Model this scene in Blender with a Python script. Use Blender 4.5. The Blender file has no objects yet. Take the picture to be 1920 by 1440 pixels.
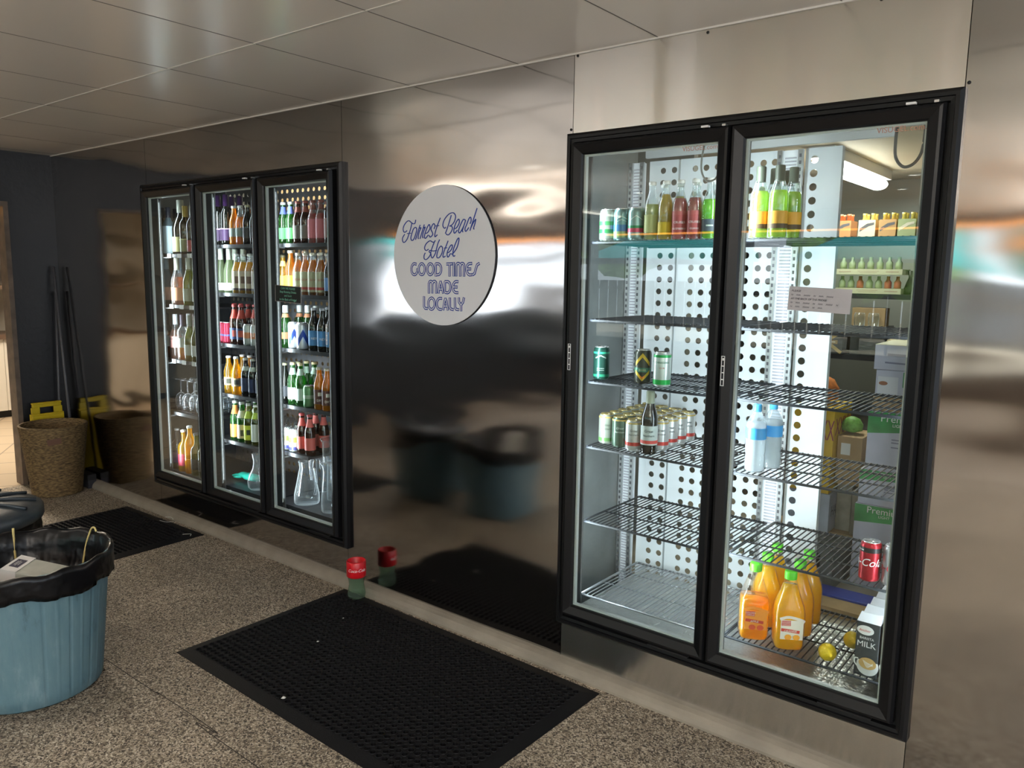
import bpy, bmesh, math, random
from mathutils import Vector, Matrix
random.seed(7)
S = bpy.context.scene
COL = S.collection
PI = math.pi

# ------------------------------------------------------------------ camera
cd = bpy.data.cameras.new('camera')
cam = bpy.data.objects.new('camera', cd)
COL.objects.link(cam)
cd.sensor_width = 36.0
cd.lens = 1468.94 / 1920 * 36
cd.clip_start = 0.05
cam.matrix_world = Matrix(((0.78170, -0.09755, 0.61598, 0), (0.62350, 0.09982, -0.77543, -2.5016), (0.01416, 0.99021, 0.13885, 1.593), (0, 0, 0, 1)))
S.camera = cam
# ------------------------------------------------------------------ colour management, light
S.view_settings.view_transform = 'Standard'
S.view_settings.look = 'None'
S.view_settings.gamma = 1
S.view_settings.use_curve_mapping = False
S.view_settings.exposure = 0.9
S.cycles.use_denoising = True
S.cycles.max_bounces = 10
S.cycles.transparent_max_bounces = 24
S.cycles.sample_clamp_indirect = 6
S.cycles.caustics_reflective = False
S.cycles.caustics_refractive = False
w = bpy.data.worlds.new('sky')
S.world = w
w.use_nodes = True
bg = w.node_tree.nodes['Background']
bg.inputs[0].default_value = (0.80, 0.90, 1.0, 1)
bg.inputs[1].default_value = 2.1


sun = bpy.data.lights.new('sun', 'SUN')
sun.energy = 4; sun.angle = .01; sun.color = (1, .95, .86)
so = bpy.data.objects.new('sun', sun)
so.rotation_euler = (-.45, .35, 0)
COL.objects.link(so)


def lamp(name, kind, loc, power, color=(1, 1, 1), size=(0.1, 0.1), rot=(0, 0, 0), spread=None):
    d = bpy.data.lights.new(name, kind)
    d.energy = power
    d.color = color
    if kind == 'AREA':
        d.shape = 'RECTANGLE'
        d.size, d.size_y = size
        if spread:
            d.spread = spread
    else:
        d.shadow_soft_size = size[0]
    o = bpy.data.objects.new(name, d)
    o.location = loc
    o.rotation_euler = rot
    COL.objects.link(o)
    return o


# downlights over the bar behind the camera (their housings are built below)
DOWN = [(-1.45, -4.3), (-1.75, -5.3), (-3.9, -4.4), (0.9, -4.3), (-3.6, -2.2), (1.2, -1.7)]
for i, (x, y) in enumerate(DOWN):
    l = lamp('downlight_beam', 'SPOT', (x, y, 2.37), (26, 26, 26, 26, 10, 20)[i], (1, .90, .78), (0.05, 0))
    l.data.spot_size = 2.3
    l.data.spot_blend = 0.8
# strip lamps inside the coolers, one either side of each door, shining in over the shelves
LED = 5.6
GL_R = [(-1.643, -1.118), (-1.028, -0.508)]
GL_L = [(-4.88, -4.375), (-4.25, -3.76), (-3.64, -3.131)]
for (a, b), k in [(g, .85) for g in GL_R] + [(g, 0.60) for g in GL_L]:
    lamp('led_strip_beam', 'AREA', (a - .034, .092, 1.16), LED * k, (.82, .91, 1), (1.7, .02), Vector((-.55, -.83, 0)).to_track_quat('Z', 'X').to_euler())
    lamp('led_strip_beam', 'AREA', (b + .034, .092, 1.16), LED * k * .55, (.82, .91, 1), (1.7, .02), Vector((.55, -.83, 0)).to_track_quat('Z', 'X').to_euler())
for x, y, pw_ in ((-4.2, -3.5, 22), (1.4, -3.9, 160)):
    lamp('added_uplight_beam', 'AREA', (x, y, 1.745), pw_, (1, .965, .93), (2.4, 1.0), (PI, 0, 0))  # upward fill lamps added out of view to brighten ceiling and steel
lamp('batten_beam', 'AREA', (-1.42, 2.55, 2.17), 10, (.97, 1, .92), (.12, 1.2))
lamp('coolroom_rear_beam', 'AREA', (-4.5, .84, 2.25), 4, (1, .92, .78), (1.2, .15))
lamp('kitchen_beam', 'AREA', (-7.9, -.2, 2.36), 50, (1, .86, .68), (1.2, .3))

# ------------------------------------------------------------------ materials
MT = {}


def nodes(m):
    m.use_nodes = True
    nt = m.node_tree
    return nt, nt.nodes, nt.links, nt.nodes['Principled BSDF']


def mat(name, c=(.5, .5, .5), rough=.5, metal=0, emit=None, es=0, alpha=1, coat=0, spec=None, var=0, vs=20, bump=0, bs=60, trans=0, ior=1.45, sss=0):
    """principled material with a little procedural variation"""
    if name in MT:
        return MT[name]
    m = bpy.data.materials.new(name)
    nt, N, L, P = nodes(m)
    P.inputs['Base Color'].default_value = (*c, 1)
    P.inputs['Roughness'].default_value = rough
    P.inputs['Metallic'].default_value = metal
    P.inputs['IOR'].default_value = ior
    P.inputs['Transmission Weight'].default_value = trans
    P.inputs['Coat Weight'].default_value = coat
    if spec is not None:
        P.inputs['Specular IOR Level'].default_value = spec
    if emit:
        P.inputs['Emission Color'].default_value = (*emit, 1)
        P.inputs['Emission Strength'].default_value = es
    if var or bump:
        tc = N.new('ShaderNodeTexCoord')
        n = N.new('ShaderNodeTexNoise')
        n.inputs['Scale'].default_value = vs
        n.inputs['Detail'].default_value = 6
        L.new(tc.outputs['Object'], n.inputs['Vector'])
        if var:
            r = N.new('ShaderNodeValToRGB')
            r.color_ramp.elements[0].position = .3
            r.color_ramp.elements[1].position = .7
            r.color_ramp.elements[0].color = (*[max(0, v * (1 - var)) for v in c], 1)
            r.color_ramp.elements[1].color = (*[min(1, v * (1 + var)) for v in c], 1)
            L.new(n.outputs['Fac'], r.inputs[0])
            L.new(r.outputs[0], P.inputs['Base Color'])
        if bump:
            n2 = N.new('ShaderNodeTexNoise')
            n2.inputs['Scale'].default_value = bs
            L.new(tc.outputs['Object'], n2.inputs['Vector'])
            b = N.new('ShaderNodeBump')
            b.inputs['Strength'].default_value = bump
            b.inputs['Distance'].default_value = .01
            L.new(n2.outputs['Fac'], b.inputs['Height'])
            L.new(b.outputs[0], P.inputs['Normal'])
    MT[name] = m
    return m


def glassy(name, c, clear=.6, rough=.08, gl=1.0, rim=0):
    """thin coloured glass or liquid: tinted see-through, some light scattered in it, a fresnel sheen"""
    if name in MT:
        return MT[name]
    m = bpy.data.materials.new(name)
    nt, N, L, P = nodes(m)
    out = N['Material Output']
    N.remove(P)
    tr = N.new('ShaderNodeBsdfTransparent')
    tr.inputs[0].default_value = (*c, 1)
    df = N.new('ShaderNodeBsdfDiffuse')
    df.inputs[0].default_value = (*c, 1)
    tl = N.new('ShaderNodeBsdfTranslucent')
    tl.inputs[0].default_value = (*c, 1)
    a = N.new('ShaderNodeMixShader')
    a.inputs[0].default_value = .65
    L.new(df.outputs[0], a.inputs[1])
    L.new(tl.outputs[0], a.inputs[2])
    b = N.new('ShaderNodeMixShader')
    b.inputs[0].default_value = clear
    L.new(a.outputs[0], b.inputs[1])
    L.new(tr.outputs[0], b.inputs[2])
    g = N.new('ShaderNodeBsdfGlossy')
    g.inputs[1].default_value = rough
    f = N.new('ShaderNodeLayerWeight')
    f.inputs[0].default_value = .5
    pw = N.new('ShaderNodeMath')
    pw.operation = 'POWER'
    pw.inputs[1].default_value = 4.5
    L.new(f.outputs['Facing'], pw.inputs[0])
    mu = N.new('ShaderNodeMath')
    mu.operation = 'MULTIPLY_ADD'
    mu.use_clamp = True
    mu.inputs[1].default_value = .9
    mu.inputs[2].default_value = .04 * gl
    L.new(pw.outputs[0], mu.inputs[0])
    e = N.new('ShaderNodeMixShader')
    L.new(mu.outputs[0], e.inputs[0])
    L.new(b.outputs[0], e.inputs[1])
    L.new(g.outputs[0], e.inputs[2])
    if rim:      # thick edges of clear glass catch and scatter light
        p2 = N.new('ShaderNodeMath'); p2.operation = 'POWER'; p2.inputs[1].default_value = 3
        p3 = N.new('ShaderNodeMath'); p3.operation = 'MULTIPLY'; p3.inputs[1].default_value = rim
        L.new(f.outputs['Facing'], p2.inputs[0]); L.new(p2.outputs[0], p3.inputs[0])
        h = N.new('ShaderNodeMixShader')
        L.new(p3.outputs[0], h.inputs[0]); L.new(e.outputs[0], h.inputs[1]); L.new(a.outputs[0], h.inputs[2])
        e = h
    L.new(e.outputs[0], out.inputs[0])
    MT[name] = m
    return m


def steel(name, c, rough, aniso, rot, wx=.9, wz=2.4, wave=.35, wd=.012):
    m = bpy.data.materials.new(name)
    nt, N, L, P = nodes(m)
    P.inputs['Metallic'].default_value = 1
    P.inputs['Anisotropic'].default_value = aniso
    P.inputs['Anisotropic Rotation'].default_value = rot
    t = N.new('ShaderNodeTangent')
    t.direction_type = 'UV_MAP'
    L.new(t.outputs[0], P.inputs['Tangent'])
    tc = N.new('ShaderNodeTexCoord')
    mp = N.new('ShaderNodeMapping')
    mp.inputs['Scale'].default_value = (wx, 1, wz)
    L.new(tc.outputs['Object'], mp.inputs[0])
    n = N.new('ShaderNodeTexNoise')
    n.inputs['Scale'].default_value = 1.0
    n.inputs['Detail'].default_value = 1.2
    L.new(mp.outputs[0], n.inputs['Vector'])
    b = N.new('ShaderNodeBump')
    b.inputs['Strength'].default_value = wave
    b.inputs['Distance'].default_value = wd
    L.new(n.outputs['Fac'], b.inputs['Height'])
    # fine brushing: hair lines along the grain
    mp2 = N.new('ShaderNodeMapping')
    mp2.inputs['Scale'].default_value = (3, 1, 420) if rot else (420, 1, 3)
    L.new(tc.outputs['Object'], mp2.inputs[0])
    n2 = N.new('ShaderNodeTexNoise')
    n2.inputs['Scale'].default_value = 1
    n2.inputs['Detail'].default_value = 3
    L.new(mp2.outputs[0], n2.inputs['Vector'])
    mr = N.new('ShaderNodeMapRange')
    mr.inputs[3].default_value = rough * .9
    mr.inputs[4].default_value = rough * 1.12
    L.new(n2.outputs['Fac'], mr.inputs[0])
    L.new(mr.outputs[0], P.inputs['Roughness'])
    # faint smears and dust
    n3 = N.new('ShaderNodeTexNoise')
    n3.inputs['Scale'].default_value = 2.5
    n3.inputs['Detail'].default_value = 8
    L.new(tc.outputs['Object'], n3.inputs['Vector'])
    r = N.new('ShaderNodeValToRGB')
    r.color_ramp.elements[0].position = .35
    r.color_ramp.elements[1].position = .65
    r.color_ramp.elements[0].color = (*[v * .93 for v in c], 1)
    r.color_ramp.elements[1].color = (*c, 1)
    L.new(n3.outputs['Fac'], r.inputs[0])
    L.new(r.outputs[0], P.inputs['Base Color'])
    L.new(b.outputs[0], P.inputs['Normal'])
    return m


STEEL = steel('brushed_steel', (.50, .475, .455), .10, .55, 0, wx=1.5, wz=3.6, wave=.7)
STEEL_H = steel('brushed_steel_cross_grain', (.76, .73, .69), .20, .85, .25, wx=5.0, wz=.35, wave=.9, wd=.015)
BLACK = mat('black_powder_coat', (.006, .006, .007), .36, spec=.35, bump=.03, bs=400)
BLACK2 = mat('black_gasket', (.008, .008, .009), .6)
SILVER = mat('aluminium', (.62, .63, .64), .32, 1)
SILVER2 = mat('light_grey_trim', (.55, .57, .58), .4)
WHITE = mat('white_plastic', (.78, .78, .77), .45)
PAPER = mat('paper_white', (.80, .80, .80), .8)
DARKW = mat('wire_dark', (.02, .022, .026), .5, 0, spec=.3)
CHROME = mat('wire_light', (.45, .46, .48), .3, .7)


# ------------------------------------------------------------------ mesh builder
class M:
    def __init__(s):
        s.v = []; s.f = []; s.m = []; s.sm = []; s.k = 0

    def add(s, vs, fs, m=0, smooth=False):
        o = len(s.v)
        s.v += [tuple(v) for v in vs]
        for f in fs:
            s.f.append([i + o for i in f]); s.m.append(m); s.sm.append(smooth)
        return s

    def box(s, x0, x1, y0, y1, z0, z1, m=0):
        s.add([(x0, y0, z0), (x1, y0, z0), (x1, y1, z0), (x0, y1, z0), (x0, y0, z1), (x1, y0, z1), (x1, y1, z1), (x0, y1, z1)],
              [(0, 3, 2, 1), (4, 5, 6, 7), (0, 1, 5, 4), (1, 2, 6, 5), (2, 3, 7, 6), (3, 0, 4, 7)], m)
        return s

    def lathe(s, prof, n=20, c=(0, 0), m=0, cap0=True, cap1=True, mod=None):
        vs = []
        for r, z in prof:
            for i in range(n):
                a = 2 * PI * i / n
                k = mod(a, z) if mod else 1
                vs.append((c[0] + r * k * math.cos(a), c[1] + r * k * math.sin(a), z))
        fs = []
        for j in range(len(prof) - 1):
            for i in range(n):
                k = (i + 1) % n
                fs.append((j * n + i, j * n + k, (j + 1) * n + k, (j + 1) * n + i))
        if cap0:
            fs.append(tuple(reversed(range(n))))
        if cap1:
            fs.append(tuple((len(prof) - 1) * n + i for i in range(n)))
        s.add(vs, fs, m, True)
        return s

    def tube(s, pts, r, n=8, m=0, closed=False):
        P = [Vector(p) for p in pts]
        K = len(P)
        rr = r if isinstance(r, (list, tuple)) else [r] * K
        vs = []
        up = Vector((0, 0, 1))
        for i, p in enumerate(P):
            a = P[(i - 1) % K] if (closed or i) else p
            b = P[(i + 1) % K] if (closed or i < K - 1) else p
            d = (b - a).normalized()
            u = up - d * d.dot(up)
            if u.length < .15:
                u = Vector((1, 0, 0)) - d * d.x
                if u.length < .1:
                    u = Vector((0, 1, 0)) - d * d.y
            u.normalize()
            v = d.cross(u)
            for k in range(n):
                t = 2 * PI * k / n
                vs.append(p + (u * math.cos(t) + v * math.sin(t)) * rr[i])
        fs = []
        for i in range(K if closed else K - 1):
            j = (i + 1) % K
            for k in range(n):
                q = (k + 1) % n
                fs.append((i * n + k, j * n + k, j * n + q, i * n + q))
        if not closed:
            fs.append(tuple(range(n)))
            fs.append(tuple((K - 1) * n + k for k in reversed(range(n))))
        s.add(vs, fs, m, n > 4)
        return s

    def ring(s, x0, x1, z0, z1, prof, m=0):
        """mitred frame; prof is a closed loop of (inward offset, y)"""
        vs = []
        for cx, cz, sx, sz in ((x0, z0, 1, 1), (x1, z0, -1, 1), (x1, z1, -1, -1), (x0, z1, 1, -1)):
            for o, y in prof:
                vs.append((cx + sx * o, y, cz + sz * o))
        n = len(prof)
        fs = []
        for i in range(4):
            j = (i + 1) % 4
            for k in range(n):
                q = (k + 1) % n
                fs.append((i * n + k, j * n + k, j * n + q, i * n + q))
        s.add(vs, fs, m)
        return s

    def strip(s, pts, wd, y, m=0, t=.0004):
        """flat ribbon of a painted stroke in the x-z plane"""
        for i in range(len(pts) - 1):
            a = Vector((pts[i][0], pts[i][1])); b = Vector((pts[i + 1][0], pts[i + 1][1]))
            d = b - a
            if d.length < 1e-6:
                continue
            d.normalize()
            nn = Vector((-d.y, d.x)) * wd * .5
            e = d * wd * .18
            q = [a - e - nn, b + e - nn, b + e + nn, a - e + nn]
            s.k += 1
            yy = y - 5e-6 * (s.k % 60)      # each dab of paint lies a hair above the last
            s.add([(p.x, yy, p.y) for p in q], [(0, 1, 2, 3)], m)
        return s

    def build(s, name, mats, parent=None, loc=None, mod=None, bev=0):
        me = bpy.data.meshes.new(name)
        me.from_pydata(s.v, [], s.f)
        if not isinstance(mats, (list, tuple)):
            mats = [mats]
        for x in mats:
            me.materials.append(x)
        me.polygons.foreach_set('material_index', s.m)
        me.polygons.foreach_set('use_smooth', s.sm)
        me.update()
        o = bpy.data.objects.new(name, me)
        COL.objects.link(o)
        if parent:
            o.parent = parent
        if loc:
            o.location = loc
        if bev:
            b = o.modifiers.new('bevel', 'BEVEL')
            b.width = bev; b.segments = 2; b.limit_method = 'ANGLE'
        return o


def fixn(o):
    bm = bmesh.new(); bm.from_mesh(o.data)
    bmesh.ops.recalc_face_normals(bm, faces=bm.faces)
    bm.to_mesh(o.data); bm.free()
    return o


def tag(o, label, cat, group=None, kind=None):
    o['label'] = label; o['category'] = cat
    if group: o['group'] = group
    if kind: o['kind'] = kind
    return o


def struct(o):
    o['kind'] = 'structure'
    return o


def empty(name, loc=(0, 0, 0), rz=0):
    o = bpy.data.objects.new(name, None)
    o.empty_display_size = .05
    o.location = loc; o.rotation_euler = (0, 0, rz)
    COL.objects.link(o)
    return o


def dup(root, loc, rz=0):
    r = root.copy(); COL.objects.link(r); r.location = loc; r.rotation_euler = (0, 0, rz)
    for ch in list(root.children):
        c = ch.copy(); COL.objects.link(c); c.parent = r
        for g in list(ch.children):
            d = g.copy(); COL.objects.link(d); d.parent = c
    return r


FONTC = {}


def text(s, size, mb, place, m=0, align='CENTER', sx=1.0, shear=0, off=0):
    """add flat lettering to mesh builder mb; place(u, v, d) -> point"""
    key = (s, align, shear, off)
    if key not in FONTC:
        cu = bpy.data.curves.new('lettering', 'FONT')
        cu.body = s; cu.size = 1; cu.align_x = align; cu.extrude = .004; cu.resolution_u = 3
        cu.shear = shear; cu.offset = off
        o = bpy.data.objects.new('lettering', cu)
        COL.objects.link(o)
        bpy.context.view_layer.update()
        me = bpy.data.meshes.new_from_object(o.evaluated_get(bpy.context.evaluated_depsgraph_get()))
        FONTC[key] = ([tuple(v.co) for v in me.vertices], [tuple(p.vertices) for p in me.polygons])
        bpy.data.objects.remove(o); bpy.data.meshes.remove(me)
    V, F = FONTC[key]
    mb.add([place(x * size * sx, y * size, (z + .004) * .05) for x, y, z in V], F, m)


def flat(x, y, z):
    return lambda u, v, d: (x + u, y - d, z + v)


def wrap(r, z, a0=0):
    return lambda u, v, d: ((r + d) * math.sin(u / r + a0), -(r + d) * math.cos(u / r + a0), z + v)


def spline(pts, k=6, closed=False):
    out = []
    n = len(pts)
    for i in range(n - 1):
        p0 = pts[max(i - 1, 0)]; p1 = pts[i]; p2 = pts[i + 1]; p3 = pts[min(i + 2, n - 1)]
        for j in range(k):
            t = j / k
            out.append(tuple(.5 * (2 * b + (c - a) * t + (2 * a - 5 * b + 4 * c - d) * t * t + (3 * b - a - 3 * c + d) * t ** 3) for a, b, c, d in zip(p0, p1, p2, p3)))
    out.append(tuple(pts[-1]))
    return out


def perf(mb, x0, x1, z0, z1, hx, hz, hr, place, n=8, m=0):
    """sheet with round holes: hx, hz list of hole centres on a grid; place(u, v) -> point"""
    xs = [x0] + [(a + b) / 2 for a, b in zip(hx, hx[1:])] + [x1]
    zs = [z0] + [(a + b) / 2 for a, b in zip(hz, hz[1:])] + [z1]
    for i, cx in enumerate(hx):
        for j, cz in enumerate(hz):
            a0, a1, b0, b1 = xs[i], xs[i + 1], zs[j], zs[j + 1]
            inner = []; outer = []
            for k in range(n):
                t = 2 * PI * (k + .5) / n
                c, s_ = math.cos(t), math.sin(t)
                inner.append((cx + hr * c, cz + hr * s_))
                # ray from centre to the cell's edge
                tx = ((a1 - cx) if c > 0 else (a0 - cx)) / c if abs(c) > 1e-6 else 1e9
                tz = ((b1 - cz) if s_ > 0 else (b0 - cz)) / s_ if abs(s_) > 1e-6 else 1e9
                t_ = min(tx, tz)
                outer.append((cx + c * t_, cz + s_ * t_))
            cor = [(a1, b1), (a0, b1), (a0, b0), (a1, b0)]
            vs = [place(*p) for p in inner + outer + cor]
            fs = []
            for k in range(n):
                q = (k + 1) % n
                # corner lies between outer k and q when they sit on different edges
                ka, qa = outer[k], outer[q]
                on = [c_ for c_, (X, Z) in enumerate(cor) if ((abs(ka[0] - X) < 1e-7 or abs(ka[1] - Z) < 1e-7) and (abs(qa[0] - X) < 1e-7 or abs(qa[1] - Z) < 1e-7)) and not (abs(ka[0] - qa[0]) < 1e-7 or abs(ka[1] - qa[1]) < 1e-7)]
                if on:
                    fs.append((k, n + k, 2 * n + on[0], n + q, q))
                else:
                    fs.append((k, n + k, n + q, q))
            mb.add(vs, fs, m)
# ================================================================== SETTING
H = 2.4
XL, XRW, YB = -6.3146, 3.2, -7.2          # left wall, right wall, back (bar side) wall

# floor: speckled pebble aggregate
fm = bpy.data.materials.new('pebble_floor')
nt, N, L, P = nodes(fm)
tc = N.new('ShaderNodeTexCoord')
vo = N.new('ShaderNodeTexVoronoi'); vo.inputs['Scale'].default_value = 205
no = N.new('ShaderNodeTexNoise'); no.inputs['Scale'].default_value = 70; no.inputs['Detail'].default_value = 5
mixv = N.new('ShaderNodeMixRGB'); mixv.blend_type = 'ADD'; mixv.inputs[0].default_value = .02
L.new(tc.outputs['Object'], mixv.inputs[1]); L.new(no.outputs['Color'], mixv.inputs[2]); L.new(tc.outputs['Object'], no.inputs['Vector'])
L.new(mixv.outputs[0], vo.inputs['Vector'])
sep = N.new('ShaderNodeSeparateColor'); L.new(vo.outputs['Color'], sep.inputs[0])
r = N.new('ShaderNodeValToRGB'); r.color_ramp.interpolation = 'CONSTANT'
cols = [(0, (.055, .046, .037)), (.18, (.15, .12, .09)), (.36, (.28, .23, .17)), (.58, (.46, .385, .29)), (.80, (.60, .52, .41)), (.93, (.72, .65, .54))]
for i, (p, c) in enumerate(cols):
    e = r.color_ramp.elements[i] if i < 2 else r.color_ramp.elements.new(p)
    e.position = p; e.color = (*c, 1)
L.new(sep.outputs[0], r.inputs[0])
no2 = N.new('ShaderNodeTexNoise'); no2.inputs['Scale'].default_value = 1.6; no2.inputs['Detail'].default_value = 7
L.new(tc.outputs['Object'], no2.inputs['Vector'])
mr = N.new('ShaderNodeMapRange'); mr.inputs[1].default_value = .3; mr.inputs[2].default_value = .7; mr.inputs[3].default_value = .62; mr.inputs[4].default_value = 1.05
L.new(no2.outputs['Fac'], mr.inputs[0])
hs = N.new('ShaderNodeMixRGB'); hs.blend_type = 'MULTIPLY'; hs.inputs[0].default_value = 1
L.new(r.outputs[0], hs.inputs[1]); L.new(mr.outputs[0], hs.inputs[2]); L.new(hs.outputs[0], P.inputs['Base Color'])
P.inputs['Roughness'].default_value = .62; P.inputs['Specular IOR Level'].default_value = .35
bp_ = N.new('ShaderNodeBump'); bp_.inputs['Strength'].default_value = .35; bp_.inputs['Distance'].default_value = .002
L.new(vo.outputs['Distance'], bp_.inputs['Height']); L.new(bp_.outputs[0], P.inputs['Normal'])
f = M().box(XL, XRW, YB, 0, -.08, 0)
struct(f.build('floor', fm))
jm = mat('joint_dark', (.03, .026, .022), .8)
j = M().strip(spline([(-6.2, -1.15), (-3.1, -1.157), (-2.75, -1.150), (-2.36, -1.150), (-2.0, -1.172), (3.1, -1.16)], 6), .0035, 0, 0)
o = M(); o.add([(x, z, .0006) for x, y, z in j.v], j.f)
struct(fixn(o.build('trim_1', jm)))

# ceiling panels with joint strips
cm = bpy.data.materials.new('ceiling_panel')
nt, N, L, P = nodes(cm)
P.inputs['Base Color'].default_value = (.80, .755, .695, 1); P.inputs['Roughness'].default_value = .25; P.inputs['Specular IOR Level'].default_value = .55
tc = N.new('ShaderNodeTexCoord'); no = N.new('ShaderNodeTexNoise'); no.inputs['Scale'].default_value = 1.3; no.inputs['Detail'].default_value = 2
b = N.new('ShaderNodeBump'); b.inputs['Strength'].default_value = .3; b.inputs['Distance'].default_value = .01
L.new(tc.outputs['Object'], no.inputs['Vector']); L.new(no.outputs['Fac'], b.inputs['Height']); L.new(b.outputs[0], P.inputs['Normal'])
struct(M().box(XL - .1, XRW + .1, YB - .1, 3.8, H, H + .1).build('ceiling', cm))
TB = mat('ceiling_strip', (.62, .60, .56), .4)
TD = mat('ceiling_gap', (.16, .145, .13), .7)
n_ = 2
for y in (-.7754, -3.9):
    struct(M().box(XL, XRW, y - .0035, y + .0035, H - .002, H).build('trim_%d' % n_, TB)); n_ += 1
gx = []
x = -1.3706 - .6026 * 8
g = M()
while x < XRW:
    g.box(x - .002, x + .002, YB, -.001, H - .001, H); x += .6026
struct(g.build('trim_%d' % n_, TD)); n_ += 1
struct(M().box(XL, XRW, -.007, 0, H - .006, H).build('trim_%d' % n_, TB)); n_ += 1

# --- steel clad wall with two cooler openings
RX0, RX1, RZ0, RZ1 = -1.7256, -.4228, .2009, 2.112
LX0, LX1, LZ0, LZ1 = -4.971, -3.023, .1976, 2.112


def sheet(name, x0, x1, z0, z1, m, tilt=0):
    """one steel sheet; UV u runs along x for the grain direction"""
    e = .0012
    b = M().box(x0 + e, x1 - e, -.0 - tilt, .012, z0, z1)
    o = b.build(name, m)
    uv = o.data.uv_layers.new(name='UVMap')
    for l in o.data.loops:
        v = o.data.vertices[l.vertex_index].co
        uv.data[l.index].uv = (v.x, v.z)
    return struct(o)


sheet('wall_front', XL, -4.9357, .0, H, STEEL)
sheet('wall_front', -4.9357, -3.0427, LZ1 - .012, H, STEEL)
sheet('wall_front', -4.9357, -3.0427, 0, LZ0 + .012, STEEL)
sheet('wall_front', -3.0427, -1.7136, 0, H, STEEL)
sheet('wall_front', -1.7136, -.428, RZ1 - .012, H, STEEL_H)
sheet('wall_front', -1.7136, -.428, 0, RZ0 + .012, STEEL_H)
sheet('wall_front', -.428, XRW, 0, H, STEEL)
CORE = mat('wall_core', (.25, .25, .25), .7)
k = M()
for a, b_, c, d in ((XL, LX0 + .02, 0, H), (LX1 - .02, RX0 + .02, 0, H), (RX1 - .02, XRW, 0, H), (LX0 + .02, LX1 - .02, 0, LZ0 + .03), (LX0 + .02, LX1 - .02, LZ1 - .03, H), (RX0 + .02, RX1 - .02, 0, RZ0 + .03), (RX0 + .02, RX1 - .02, RZ1 - .03, H)):
    k.box(a, b_, .012, .05, c, d)
struct(k.build('wall_front', CORE))
# rivets / screw heads at sheet corners
q = M()
for x, z in ((-.419, 2.125), (-1.70, 2.39), (-1.722, 2.13), (-1.19, 2.385), (-.66, 2.385)):
    q.lathe([(.0001, 0), (.005, 0), (.004, .002), (.0001, .0025)], 10)
    for i in range(-40, 0):
        a = q.v[i]; q.v[i] = (a[0] + x, -a[2] - .001, a[1] + z)
struct(q.build('trim_%d' % n_, BLACK2)); n_ += 1
# coved skirting (half round, dirty cream)
CV = mat('cove_skirting', (.27, .235, .19), .5, var=.14, vs=9, bump=.1, bs=90)
pr = [(0, 0), (-.050, 0), (-.050, .010), (-.044, .026), (-.032, .039), (-.016, .048), (0, .053)]
c = M()
xs = [XL + .0, XRW]
c.add([(x, y, z) for x in xs for y, z in pr], [tuple(range(7)), tuple(reversed(range(7, 14)))] + [(i, i + 7, (i + 1) % 7 + 7, (i + 1) % 7) for i in range(7)])
struct(fixn(c.build('baseboard_front', CV)))

# --- dark left wall with the open doorway to the kitchen
DW = mat('dark_painted_wall', (.009, .0095, .012), .42, bump=.15, bs=30)
WX = XL - .10
DY0, DY1, DZ = -1.2, -.31, 2.05
k = M().box(WX, XL, DY1, 3.8, 0, H).box(WX, XL, DY0, DY1, DZ, H).box(WX, XL, -3.2, DY0, 0, H).box(WX, XL, YB, -3.2, 0, 1.16).box(WX, XL, YB, -3.2, 1.93, H)
struct(k.build('wall_left', DW))
JB = mat('door_jamb_paint', (.15, .115, .09), .5, var=.3, vs=12)
k = M().box(WX - .012, XL + .012, DY1 - .032, DY1, 0, DZ).box(WX - .012, XL + .012, DY0, DY0 + .032, 0, DZ).box(WX - .012, XL + .012, DY0 + .032, DY1 - .032, DZ - .032, DZ)
struct(k.build('door_1', JB))
# skirting on the left wall
struct(M().box(XL, XL + .012, DY1 + .002, -.06, 0, .06).build('baseboard_left', mat('dark_skirting', (.03, .028, .026), .5)))
# back wall of the bar with the long opening to the garden, right wall
BR = mat('bar_wall_brown', (.10, .075, .055), .6, var=.3, vs=4)
k = M().box(XL, XRW, YB - .12, YB, 0, .72).box(XL, XRW, YB - .12, YB, 2.08, H)
for x in (XL, -4.0, -1.55, 1.0, XRW - .12):
    k.box(x, x + .12, YB - .12, YB, .72, 2.08)
struct(k.build('wall_back', BR))
struct(M().box(XRW, XRW + .1, -.6, 3.8, 0, H).box(XRW, XRW + .1, YB, -.6, 0, .35).box(XRW, XRW + .1, YB, -.6, 2.25, H).build('wall_right', BR))
# added glowing orange strips stand in for a sunlit fascia at the openings
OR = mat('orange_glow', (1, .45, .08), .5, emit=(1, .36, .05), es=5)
WG = mat('white_glow', (1, .95, .85), .5, emit=(1, .93, .82), es=4)
tag(M().box(-5.606, -5.594, -6.9, -3.2, H - .03, H - .004).build('added_glow_strip', WG), 'thin white glowing strip added beside the servery hatch', 'light')  # glowing strips added to draw thin bright lines in the steel's reflections
o = tag(M().tube([(XL + .3, YB + .03, 2.16), (XRW - .3, YB + .03, 2.16)], .012, 8).build('added_orange_strip', OR), 'added orange glowing strip along the head of the garden opening', 'light')
o = tag(M().tube([(XL + .03, -6.9, 2.02), (XL + .03, -3.4, 2.02)], .012, 8).build('added_orange_strip', OR), 'added orange glowing strip above the side servery hatch', 'light')
for y, lab in ((-5.0, 'nearer'), (-6.2, 'farther')):  # further added strips, mirrored as streaks in the right-hand steel
    tag(M().box(-.75, XRW - .4, y - .006, y + .006, H - .03, H - .004).build('added_glow_strip', WG), 'thin white glowing strip added along the bar ceiling, %s one from the coolers' % lab, 'light')

for x, y, lab in ((-4.2, -3.5, 'left'), (1.4, -3.9, 'right')):  # unseen slabs made up to go with the added ceiling fill
    tag(M().box(x - 1.25, x + 1.25, y - .55, y + .55, 1.70, 1.73).build('added_uplight_slab', BR), 'brown slab under an added uplight over the bar, %s one' % lab, 'light', 'slabs under the added uplights')
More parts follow.
